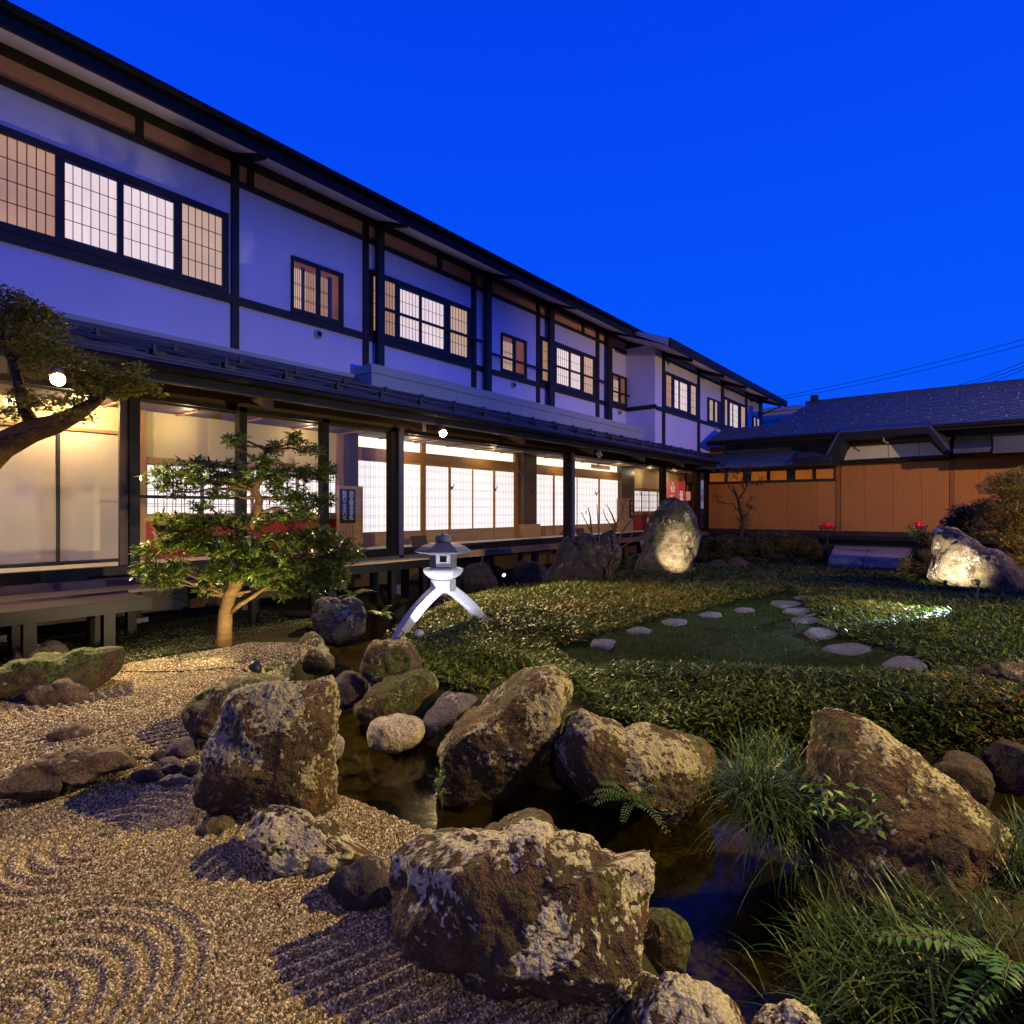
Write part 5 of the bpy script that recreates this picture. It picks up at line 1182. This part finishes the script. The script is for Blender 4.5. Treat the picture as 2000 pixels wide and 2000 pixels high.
# --- low moss and clover before the bench, tufts in the gravel
n = 16000; P = np.c_[RNG.uniform(-3, 4.6, n), RNG.uniform(6.2, 8.6, n)]
k = (fbm(np.c_[P*1.6, np.zeros(n)], 70, 3) > .5 - .25*ss(6.3, 7.3, P[:,1])) & (hgt(P) > GZ - .07) & ((P[:,1] > 6.75 + .3*np.sin(P[:,0]*2)) ); P = P[k]; m = len(P)
v, f = leaf_geo(np.c_[P, hgt(P) + RNG.uniform(.0, .04, m)], rdir(m, -.1, .7), rdir(m, 1.2, 1.5), RNG.uniform(.02, .04, m), .02)
foliage('moss_patch', v, f, RNG.random(m), 5, m_mossy)
tf = []
for px, py in ((86,1688),(100,1800),(296,1766),(470,1768),(250,1960),(262,1990),(620,1850),(380,1720),(700,1770),(290,1720),(30,1940)):
    c = onZ(px, py); 
    for k in range(9): tf.append(c + np.array((random.gauss(0, .02), random.gauss(0, .02), 0)))
tf = np.array(tf); v, f = blade_geo(tf, rdir(len(tf), .5, 1.3), RNG.uniform(.02, .05, len(tf)), .004, .4, 3); foliage('weed_tufts', v, f, RNG.uniform(.5, .95, len(tf)), 8, m_blade)

# --- trees
def leafcloud(cl, t, per_m, leafL, aspect, rng, spread=1.0, depth=1.0, rosette=0, el=(-.4, .9), droop=.15, fold=.15, jit=.0, shell=.2):
    """clusters given as (px, py, rx, ry[, dt]) at forward distance t"""
    Ps = []
    for c in cl:
        tt = t + (c[4] if len(c) > 4 else rng.normal(0, jit)); C = onT(c[0], c[1], tt); k = tt/FP; rx, ry = c[2]*k*spread, c[3]*k*spread
        n = max(3, int(per_m * rx * ry * 4)); q = rng.normal(size=(n, 3)); q = q / np.linalg.norm(q, axis=1)[:,None] * rng.uniform(shell, 1.06, (n, 1))**.6
        Rr = np.array((ST, -CT, 0)); Ff = np.array((CT, ST, 0))
        Ps.append(C + q[:,:1]*Rr*rx + q[:,1:2]*Ff*rx*depth + q[:,2:]*np.array((0,0,1.))*ry)
    P = np.concatenate(Ps); 
    if rosette:
        ax = unit(rdir(len(P), .5, 1.5, rng)); idx = np.repeat(np.arange(len(P)), rosette); M_ = len(idx); A_ = ax[idx]
        a1 = unit(np.cross(A_, (1., .2, 0))); a2 = np.cross(A_, a1); th = rng.uniform(0, 6.28, M_); dv = unit((a1*np.cos(th)[:,None] + a2*np.sin(th)[:,None]) + A_*rng.uniform(-.15, .55, (M_, 1)))
        B = P[idx]; U = A_
    else: B = P; dv = rdir(len(P), *el, rng); U = rdir(len(P), .7, 1.5, rng)
    L = rng.uniform(leafL*.7, leafL*1.25, len(B)); v, f = leaf_geo(B, dv, U, L, L*aspect, fold, droop)
    return v, f, rng.random(len(B)), P
def bez(a, b, sag=0, n=6, wob=.0, rng=RNG):
    a, b = np.array(a), np.array(b); L = np.linalg.norm(b - a); o = []
    for s in np.linspace(0, 1, n): o.append(a + (b - a)*s + np.array((0, 0, sag*L*math.sin(math.pi*s))) + (rng.normal(0, wob*L, 3) if 0 < s < 1 else 0))
    return o
# rhododendron tree
T1 = 6.72; rng = np.random.default_rng(21)
base = onZ(437, 1263); tr = empty('rhododendron_tree', base, 'pruned broadleaf tree with layered glossy leaf pads growing from the gravel before the veranda', 'tree')
B1 = lambda x, y, dt=0: onT(x, y, T1 + dt)
tp = [B1(436,1275), B1(438,1240), B1(440,1200), B1(447,1165), B1(464,1135), B1(480,1105), B1(484,1070), B1(488,1035), B1(500,1005), B1(507,975), B1(497,958), B1(508,935), B1(515,905), B1(520,880)]
MB().tube(tp, [.095,.082,.075,.072,.072,.062,.058,.054,.05,.045,.042,.034,.025,.014], 12).build('trunk', m_bark, tr, smooth=True)
clus = [(452,862,20,13,-.1),(474,858,14,10,.0),(540,876,22,14,.1),(575,862,22,14,.2),(600,880,26,12,.1),(515,900,28,13,0),
 (318,930,32,17,-.2),(350,912,26,14,-.1),(378,930,34,18,-.2),(345,955,36,16,-.1),(398,908,28,15,.1),(420,935,34,18,0),(455,915,26,15,.15),(470,940,34,16,0),(505,922,34,15,-.1),(540,935,36,16,.15),(575,920,32,15,.1),(605,928,30,16,.2),(636,925,22,16,.2),(560,965,40,18,.2),(600,985,40,22,.1),(640,975,16,14,.2),(430,965,26,10,-.1),
 (395,990,20,13,-.1),(330,1015,36,15,-.25),(365,1020,38,18,-.2),(405,1022,36,16,-.1),(448,1015,36,16,0),(490,1022,34,18,.1),(540,1005,30,14,.2),(585,1010,34,14,.25),
 (290,1075,30,13,-.3),(325,1052,38,18,-.3),(365,1060,42,20,-.25),(405,1065,42,20,-.15),(445,1072,44,22,-.1),(490,1075,44,20,0),(535,1068,44,22,.1),(580,1060,40,22,.2),(625,1050,40,20,.25),(655,1065,36,18,.2),
 (285,1112,26,14,-.35),(318,1128,36,18,-.3),(345,1110,30,14,-.2),(430,1115,36,18,-.1),(462,1120,34,16,-.15),(500,1118,40,20,0),(545,1115,46,22,.1),(590,1112,46,22,.2),(640,1095,46,22,.25),(680,1082,32,15,.2),(560,1150,44,16,.1),(610,1145,40,18,.2),(410,1150,26,12,-.1),(650,1125,30,18,.2)]
v, f, r, P = leafcloud([(c[0], c[1], c[2]*1.05, c[3]*(1.3 if c[1] > 1030 else 1.08), c[4]) for c in clus], T1, 600, .078, .25, rng, 1.0, 1.0, rosette=9, droop=.18)
foliage('foliage', v, f, r, 5, m_azalea, tr)
br = MB(); nodes = tp
for c in clus:
    C = onT(c[0], c[1] + c[3]*.4, T1 + c[4]); cand = [q for q in nodes[3:] if q[2] < C[2] + .05] or nodes[3:5]; q = min(cand, key=lambda z: np.linalg.norm(z - C))
    MB().tube(bez(q, C, .06, 6, .03, rng), list(np.linspace(.022, .006, 6)), 6).build('branch', m_bark, tr, smooth=True)
MB().tube([B1(452,1195), B1(470,1180,-.05), B1(495,1165,-.05), B1(515,1150), B1(540,1140,.1)], [.03,.026,.022,.018,.01], 8).build('branch', m_bark, tr, smooth=True)
MB().tube([B1(515,905), B1(490,893,-.1), B1(472,880,-.1), B1(455,868,-.1)], [.024,.02,.015,.008], 8).build('branch', m_bark, tr, smooth=True)
# left tree reaching over the frame
T2 = 4.4; rng = np.random.default_rng(22); B2 = lambda x, y, dt=0: onT(x, y, T2 + dt)
gb = onZ(-190, 1410); lt_ = empty('leaning_tree', gb, 'leaning tree with fine reddish green leaves reaching in from the left edge', 'tree')
MB().tube([np.array((gb[0], gb[1], GZ - .1)), B2(-170,1200), B2(-120,1020), B2(-60,930), B2(0,872), B2(60,842), B2(110,828), B2(150,808), B2(185,785), B2(212,765)], [.17,.15,.13,.115,.10,.085,.07,.055,.04,.02], 12).build('trunk', m_bark, lt_, smooth=True)
MB().tube([B2(70,838), B2(48,800), B2(38,755), B2(25,705), B2(5,668), B2(-30,640)], [.05,.042,.036,.032,.026,.02], 8).build('limb', m_bark, lt_, smooth=True)
cl2 = [(15,580,40,18),(50,598,36,16),(10,620,46,22),(60,630,44,22),(95,615,26,10),(30,655,44,20),(80,660,42,20),(115,632,22,8),(60,690,46,18),(110,685,38,16),(140,700,40,16),(75,720,30,22),(150,735,44,16),(180,725,40,14),(205,745,44,16),(230,735,34,14),(245,758,40,14),(270,722,22,8),(262,740,26,10),(290,752,22,7),(308,768,14,4),(185,765,46,14),(145,775,40,14),(100,785,36,14),(65,790,40,12),(15,810,34,16),(150,812,34,10),(45,770,24,16),(220,772,30,8),(120,752,26,14)]
cl2 = [(a, b, c, d) for a, b, c, d in cl2]
v, f, r, P = leafcloud(cl2, T2, 6500, .042, .5, rng, 1.08, 1.2, el=(-.5, .7), jit=.12)
# keep the lamp visible through a gap in the leaves
lampd = unit((cA - (0, .02, .05))[None])[0]; cen = v.reshape(-1, 5, 3).mean(1); ang = np.linalg.norm(unit(cen) - lampd, axis=1); keep = ang > .017
v = v.reshape(-1, 5, 3)[keep].reshape(-1, 3); r = r[keep]; b = np.arange(len(r))[:,None]*5; f = np.concatenate([b + [0,2,1], b + [0,3,2], b + [1,2,4], b + [2,3,4]], 1).reshape(-1, 3)
foliage('foliage', v, f, r, 5, m_smallleaf, lt_)
nod2 = [B2(60,842), B2(110,828), B2(150,808), B2(185,785), B2(212,765), B2(48,800), B2(38,755), B2(25,705), B2(5,668)]
for c in cl2[::2]:
    C = B2(c[0], c[1]); q = min(nod2, key=lambda z: np.linalg.norm(z - C)); MB().tube(bez(q, C, .04, 5, .04, rng), list(np.linspace(.012, .003, 5)), 5).build('twig', m_bark, lt_)
# small tree before the orange wall
T3 = 18.8; rng = np.random.default_rng(23); B3 = lambda x, y, dt=0: onT(x, y, T3 + dt)
s3 = empty('small_tree', onT(1446, 1060, T3), 'small sparse tree with dark leaves in front of the orange wall', 'tree')
MB().tube([B3(1446,1062), B3(1448,1035), B3(1452,1020), B3(1446,1000), B3(1442,975), B3(1436,960), B3(1430,950)], [.09,.075,.06,.055,.045,.035,.02], 8).build('trunk', m_barkd, s3, smooth=True)
for pts in ([(1442,978),(1434,962),(1424,952),(1418,935),(1412,915)], [(1441,978),(1452,962),(1458,950),(1470,945),(1482,938)], [(1453,955),(1447,940),(1455,925)], [(1446,1000),(1436,992),(1432,984),(1415,984),(1400,978)], [(1458,950),(1462,925),(1468,905)], [(1452,1010),(1462,1000),(1470,985)]):
    MB().tube([B3(*p) for p in pts], list(np.linspace(.03, .008, len(pts))), 6).build('branch', m_barkd, s3, smooth=True)
v, f, r, P = leafcloud([(1410,913,9,6),(1418,928,8,7),(1434,930,8,10),(1440,920,8,8),(1462,930,8,14),(1464,912,6,6),(1478,945,10,5),(1488,936,6,4),(1402,975,8,7),(1395,968,6,4),(1455,990,10,12),(1450,1010,10,12),(1460,1015,8,12),(1455,1032,9,10),(1468,992,8,7),(1472,975,6,8),(1445,1022,6,10),(1450,975,4,6)], T3, 420, .085, .55, rng, 1.05, jit=.1)
foliage('foliage', v, f, r, 5, m_hedge, s3)
# bare twiggy shrub left of the standing stone
T4 = 11.0; rng = np.random.default_rng(24); B4 = lambda x, y, dt=0: onT(x, y, T4 + dt)
s4 = empty('bare_shrub', onT(1188, 1145, T4), 'nearly leafless twiggy shrub beside the dark craggy rock', 'shrub')
st4 = [[(1188,1145),(1192,1100),(1205,1060),(1195,1030),(1182,1010),(1178,995)], [(1188,1130),(1180,1095),(1165,1060),(1152,1035),(1145,1020),(1135,1000)], [(1190,1110),(1172,1075),(1170,1045),(1168,1020),(1166,985)], [(1198,1080),(1200,1040),(1205,1020),(1215,1000),(1222,975)], [(1204,1060),(1215,1040),(1225,1025),(1240,1010),(1250,995)], [(1192,1095),(1212,1070),(1228,1060),(1236,1040)], [(1155,1040),(1153,1010),(1148,990)], [(1180,1090),(1160,1072),(1130,1055)], [(1205,1030),(1195,1005),(1185,985)]]
for pts in st4: MB().tube([B4(*p) for p in pts], list(np.linspace(.022, .006, len(pts))), 5).build('stem', m_twig, s4, smooth=True)
v, f, r, P = leafcloud([(1170,985,36,30),(1190,1010,34,22),(1140,1000,22,25),(1225,1000,22,22)], T4, 16, .075, .4, rng, 1.0, jit=.15)
foliage('sparse_leaves', v, f, r, 5, m_hedge, s4)
# lace leaf maple at the right edge
T5 = 12.6; rng = np.random.default_rng(25); B5 = lambda x, y, dt=0: onT(x, y, T5 + dt)
s5 = empty('lace_leaf_maple', onT(1960, 1150, T5), 'spreading lace leaf maple with pale twigs at the right edge above the grey white rock', 'tree')
for pts in ([(1990,1160),(1985,1100),(1970,1060),(1950,1045),(1930,1050)], [(1975,1065),(1985,1020),(1970,985),(1950,965)], [(1985,1020),(2005,985),(2030,960)], [(1950,1045),(1955,1040),(1975,1038),(1995,1048)], [(1970,985),(1990,965),(2010,955)], [(1972,1062),(1960,1040),(1945,1030),(1910,1032)]):
    MB().tube([B5(*p) for p in pts], list(np.linspace(.05, .010, len(pts))), 6).build('branch', m_twig, s5, smooth=True)
cl5 = [(1958,935,30,14),(1990,930,30,16),(1945,952,30,14),(1975,960,34,16),(2005,965,30,20),(1930,985,26,14),(1960,990,36,16),(1995,995,34,18),(1920,1000,16,8),(1945,1015,34,14),(1985,1025,36,16),(2010,1030,24,20),(1935,1040,36,14),(1910,1035,16,8),(1970,1052,36,16),(2000,1065,30,18),(1960,1080,26,12),(1990,1095,30,14),(2020,1000,30,60),(1975,1110,30,12),(1995,1125,24,10),(2000,940,40,30)]
v, f, r, P = leafcloud(cl5, T5, 3000, .085, .24, rng, 1.05, jit=.25, el=(-.7, .6)); r = np.clip(r*.8 + np.repeat(0, len(r)) + (fbm(v.reshape(-1,5,3)[:,0]*2.5, 80, 2) - .45)*1.0, 0, 1)
foliage('foliage', v, f, r, 5, m_maple, s5)
# shrubs
def shrub(name, label, cat, cl, t, dens, L, asp, mat, seed, group=None, core=True, rosette=0, coremat=None):
    rng = np.random.default_rng(seed); c0 = np.array([onT(c[0], c[1], t) for c in cl]).mean(0); yb = max(c[1] + c[3] for c in cl); b = onT(np.mean([c[0] for c in cl]), yb, t)
    s = empty(name, b, label, cat, group)
    v, f, r, P = leafcloud(cl, t, dens, L, asp, rng, 1.0, .8, rosette=rosette, jit=.08, shell=.55 if core else .2); foliage('foliage', v, f, r, 5, mat, s)
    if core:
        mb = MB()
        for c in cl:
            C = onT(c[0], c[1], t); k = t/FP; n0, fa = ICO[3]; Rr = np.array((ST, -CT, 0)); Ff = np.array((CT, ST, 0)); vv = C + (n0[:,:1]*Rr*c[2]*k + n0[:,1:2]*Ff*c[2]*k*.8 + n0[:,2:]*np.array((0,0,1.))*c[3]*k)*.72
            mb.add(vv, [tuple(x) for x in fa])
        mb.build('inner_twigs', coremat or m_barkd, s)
    return s
shrub('clipped_shrub', 'low yellowish clipped shrub at the left end of the hedge by the pond', 'shrub', [(1388,1065,16,16),(1400,1070,12,12)], 18.4, 4200, .06, .55, m_hedge, 31, 'clipped shrubs along the orange wall')
shrub('clipped_shrub', 'rounded clipped shrub under the small tree by the orange wall', 'shrub', [(1420,1065,32,22),(1445,1070,34,20),(1415,1085,30,12)], 18.2, 4200, .06, .55, m_hedge, 32, 'clipped shrubs along the orange wall')
shrub('clipped_shrub', 'broadest clipped hedge mound in the middle of the orange wall', 'shrub', [(1490,1068,40,28),(1530,1064,42,26),(1565,1068,34,26),(1510,1085,50,16),(1585,1078,20,20)], 18.3, 4200, .06, .55, m_hedge, 33, 'clipped shrubs along the orange wall')
shrub('pond_plants', 'dark leafy plants at the pond edge below the hedge', 'plants', [(1430,1098,24,7),(1475,1096,28,8),(1520,1098,30,8),(1565,1096,26,8)], 17.6, 1600, .08, .5, m_hedge, 34, core=False)
shrub('dark_shrub', 'dark evergreen shrub behind the grey white rock and maple', 'shrub', [(1885,1000,26,14),(1870,1020,26,16),(1905,1020,24,18),(1920,990,16,10),(1850,1032,12,12),(1890,1042,30,14)], 13.6, 1300, .10, .4, m_azalea, 35)
rf = []
v, f, r, P = leafcloud([(1890,1016,4,3),(1911,1018,5,3),(1878,1022,4,3),(1900,1028,3,2),(1872,1030,4,3),(1884,1032,4,2),(1893,1015,3,2)], 12.9, 900, .05, .35, np.random.default_rng(36), 1.0); o = foliage('red_spider_flowers', v, f, r, 5, m_redleaf, None, org=onT(1890, 1050, 12.9), kind=None); tag(o, 'sprays of thin red flowers in front of the dark evergreen shrub', 'flowers')
shrub('fern_shrub', 'dense fern like shrub left of the grey white rock beside the bridge', 'shrub', [(1800,1085,24,22),(1785,1110,26,18),(1810,1055,16,20),(1770,1100,14,14),(1815,1120,20,14)], 12.6, 1700, .10, .25, m_hedge, 37)
def frond(base, d, L, npair, pl, wd, droop, rng, parent, mat, name='frond'):
    d = np.array(d, float); d /= np.linalg.norm(d); pts = []; 
    for s in np.linspace(0, 1, 9): pts.append(base + d*L*s + np.array((0,0,-1.))*droop*L*s*s)
    S = np.cross(d, (0,0,1.)); S /= np.linalg.norm(S); Pb, Dv, Ln, Us = [], [], [], []
    for k in range(npair):
        s = .18 + .80*k/npair; p = base + d*L*s + np.array((0,0,-1.))*droop*L*s*s; tg = d + np.array((0,0,-2*droop*s)); tg /= np.linalg.norm(tg); up = np.cross(S, tg)
        for sg in (-1, 1): Pb.append(p); Dv.append(unit((S*sg + tg*.45 + up*rng.uniform(-.1,.2))[None])[0]); Ln.append(pl*(1 - s*.62)*rng.uniform(.85,1.1) if s > .3 else pl*.8); Us.append(up)
    v, f = leaf_geo(np.array(Pb), np.array(Dv), np.array(Us), np.array(Ln), np.array(Ln)*wd, .1, .18)
    r = rng.uniform(.25, .85)*np.ones(len(Pb)) + rng.normal(0, .08, len(Pb))
    o = foliage(name, v, f, np.clip(r, 0, 1), 5, mat, parent, kind=None)
    MB().tube(pts, list(np.linspace(.004, .0012, 9)), 5).build('stalk', m_twig, o)
    return o
def fern(label, px, py, t, n, L, seed, el=(.2, 1.1), npair=12, pl=.07, wd=.3, mat=None, az=None, droop=.5):
    rng = np.random.default_rng(seed); b = onT(px, py, t); s = empty('fern', b, label, 'fern', 'ferns of the garden')
    for k in range(n):
        a = az[0] + (az[1]-az[0])*rng.random() if az else rng.uniform(0, 6.28); e_ = rng.uniform(*el); frond(b, (math.cos(a)*math.cos(e_), math.sin(a)*math.cos(e_), math.sin(e_)), L*rng.uniform(.7, 1.15), npair, pl, wd, droop, rng, s, mat or m_fern)
    return s
AZV = TH + math.pi                      # azimuth that points back to the eye
fern('bright green fern at the water below the broad flat topped rock', 1235, 1565, 3.22, 12, .30, 1, pl=.055, npair=11, az=(AZV-2.2, AZV+1.6))
fern('fern growing over the grass right of the broad flat topped rock', 1490, 1530, 3.1, 10, .34, 2, pl=.06, el=(.4,1.3))
fern('dark fern hanging at the left rim of the lantern island', 745, 1205, 7.6, 9, .40, 3, pl=.07)
fern('palm like fern between the craggy rock and the standing stone', 1222, 1110, 11.6, 11, .62, 4, pl=.09, el=(.7,1.4))
fern('tall pale shoots with drooping fronds in front of the right fire basket', 1785, 1060, 12.9, 5, .80, 5, pl=.10, el=(1.0,1.45), npair=14, wd=.3)
fern('fern in the shade under the second bench', 690, 1165, 8.6, 9, .45, 6, pl=.07)
fern('large fern with broad leaflets in the lower right corner', 1985, 1900, 2.05, 10, .50, 7, pl=.10, npair=12, wd=.36, el=(.25,.9), az=(AZV-2.6, AZV+.3), droop=.45)
fern('yellowing fern among the long grass at the right edge', 1880, 1880, 2.2, 7, .44, 8, pl=.085, npair=12, wd=.34, el=(.3,.9), az=(AZV-2.4, AZV+.8))
shrub('leafy_plant', 'low glossy leaved plant behind the top of the tall boulder', 'plant', [(545,1308,34,12),(520,1300,18,8),(570,1300,20,10)], 5.0, 300, .06, .3, m_azalea, 41, core=False, rosette=6)
shrub('leafy_plant', 'spotlit leafy plant at the foot of the standing stone', 'plant', [(1272,1128,14,12),(1290,1134,14,10),(1255,1132,14,10),(1336,1132,12,7),(1240,1125,14,8)], 12.2, 900, .10, .25, m_fern, 42, core=False)
shrub('low_bush', 'small rounded bush at the foot of the dark craggy rock', 'shrub', [(1150,1140,24,16),(1165,1146,20,10)], 11.2, 4500, .045, .5, m_hedge, 43)
shrub('low_bush', 'rusty leaved bush right of the small rounded bush', 'shrub', [(1188,1135,18,18),(1200,1142,14,12)], 11.2, 3500, .05, .4, m_smallleaf, 44)
shrub('leafy_plant', 'small light green plant at the waterline of the leaning rock', 'plant', [(860,1515,8,14),(866,1552,10,12),(855,1535,6,8)], 3.42, 3000, .03, .6, m_fern, 45, core=False)
shrub('leafy_plant', 'broad leaved sprig hanging over the stream below the long grass', 'plant', [(1592,1695,14,18),(1600,1672,10,10)], 2.85, 2500, .045, .6, m_fern, 46, core=False)
shrub('leafy_plant', 'leafy sprays with yellow tips growing over the massive boulder', 'plant', [(1600,1560,40,30),(1650,1590,36,26),(1690,1600,26,30),(1640,1545,30,20),(1700,1560,16,20)], 2.62, 1100, .055, .42, m_fern, 47, core=False)
def grass_clump(label, bases, t, n, L, W_, seed, el=(.5, 1.35), droop=.55, az=None):
    rng = np.random.default_rng(seed); P = []
    for (x, y, rx) in bases:
        C = onT(x, y, t); k = t/FP; q = rng.normal(0, .5, (n, 2)); P.append(C + np.c_[q*rx*k, np.zeros(n)])
    P = np.concatenate(P); m = len(P)
    a = rng.uniform(az[0], az[1], m) if az else rng.uniform(0, 6.28, m); e_ = rng.uniform(*el, m); dv = np.c_[np.cos(a)*np.cos(e_), np.sin(a)*np.cos(e_), np.sin(e_)]
    v, f = blade_geo(P, dv, L*rng.uniform(.55, 1.15, m), W_*rng.uniform(.7, 1.2, m), droop*rng.uniform(.4, 1.4, m), 7)
    o = foliage('grass_clump', v, f, rng.random(m), 16, m_blade, None, org=onT(bases[0][0], bases[0][1], t), kind=None); return tag(o, label, 'grass', 'clumps of long grass')
grass_clump('big arching clump of long grass hanging over the stream beside the massive boulder', [(1540,1640,60),(1590,1640,60),(1500,1600,50),(1560,1590,50),(1480,1560,40)], 2.95, 260, .48, .008, 51, droop=.75)
grass_clump('upright grass tuft above the broad flat topped rock', [(1440,1530,60),(1490,1480,60),(1530,1500,50)], 3.5, 90, .30, .007, 52, el=(.8,1.45), droop=.4)
grass_clump('long grass filling the lower right corner', [(1800,1930,120),(1900,1900,120),(1720,1960,110),(1980,1900,110),(1650,2000,90),(1900,2000,140)], 2.15, 230, .45, .008, 53, droop=.6)
grass_clump('long dark grass on the bank at the foot of the massive boulder', [(1700,1840,70),(1780,1830,70),(1840,1800,70),(1640,1860,50)], 2.4, 110, .36, .007, 56, droop=.6)
grass_clump('long grass at the right edge below the massive boulder', [(1960,1780,80),(1880,1810,80),(2040,1760,80),(1990,1720,60),(1990,1830,70)], 2.5, 190, .40, .007, 54, el=(.7,1.4))
grass_clump('grass on the low bank at the right edge of the stream', [(2000,1700,70),(1960,1720,60),(2030,1660,60),(1930,1760,60)], 2.75, 110, .32, .007, 57, el=(.5,1.3))
grass_clump('thin grass tuft on the rim of the low lichen rock', [(655,1628,20),(690,1645,14)], 2.85, 22, .07, .003, 55, el=(.7,1.4), droop=.3)
# fallen leaves
for i, (x, y, lab) in enumerate(((748,1945,'round green leaf lying on the gravel in front'), (622,1950,'pale dry leaf lying upright on the gravel'))):
    c = onZ(x, y, GZ + .025); v, f = leaf_geo(c[None], rdir(1, .1, .3), np.array([[0, 0, 1.]]), .032, .022)
    o = foliage('fallen_leaf', v, f, np.array([.9]), 5, m_fern if i == 0 else m_maple, None, org=c, kind=None); tag(o, lab, 'leaf')

# --- fence and trees closing the garden behind the viewpoint
fe = empty('slatted_fence', (3, -8.6, GZ), 'tall wooden slatted fence closing the garden behind the viewpoint', 'fence')
for k in range(60): ibox('slat', m_deck, fe, -6 + k*.3, -6 + k*.3 + .2, -8.62, -8.58, GZ - .05, .35)
for k in range(8): ibox('post', m_timber2, fe, -6 + k*2.55, -5.9 + k*2.55, -8.72, -8.63, GZ - .1, .45)
for z in (-1.2, .15): ibox('rail', m_timber2, fe, -6, 12, -8.66, -8.625, z, z + .08)
for i, (x, y, hh, rr, lab) in enumerate(((-5.5, -6.5, 6.5, 2.6, 'dense evergreen behind the viewpoint at the left'), (-1.5, -8, 7.5, 2.8, 'tallest evergreen behind the viewpoint'), (3.5, -8, 6.5, 2.6, 'evergreen behind the floodlight post'), (8, -9, 6, 2.5, 'evergreen near the right end of the fence'))):
    s_ = empty('evergreen_tree', (x, y, GZ), lab, 'tree', 'evergreens behind the viewpoint'); rng = np.random.default_rng(90 + i)
    MB().tube([(x, y, GZ - .1), (x + .1, y, GZ + hh*.5), (x, y, GZ + hh*.9)], [.18, .12, .03], 8).build('trunk', m_barkd, s_, smooth=True)
    q = unit(rng.normal(size=(3500, 3)))*rng.uniform(.3, 1, (3500, 1))**.5; P = np.array((x, y, GZ + hh*.62)) + q*np.array((rr, rr*.9, hh*.40))
    v, f = leaf_geo(P, rdir(3500, -.5, .9, rng), rdir(3500, .7, 1.5, rng), rng.uniform(.18, .34, 3500), .15); foliage('foliage', v, f, rng.random(3500), 5, m_hedge, s_)
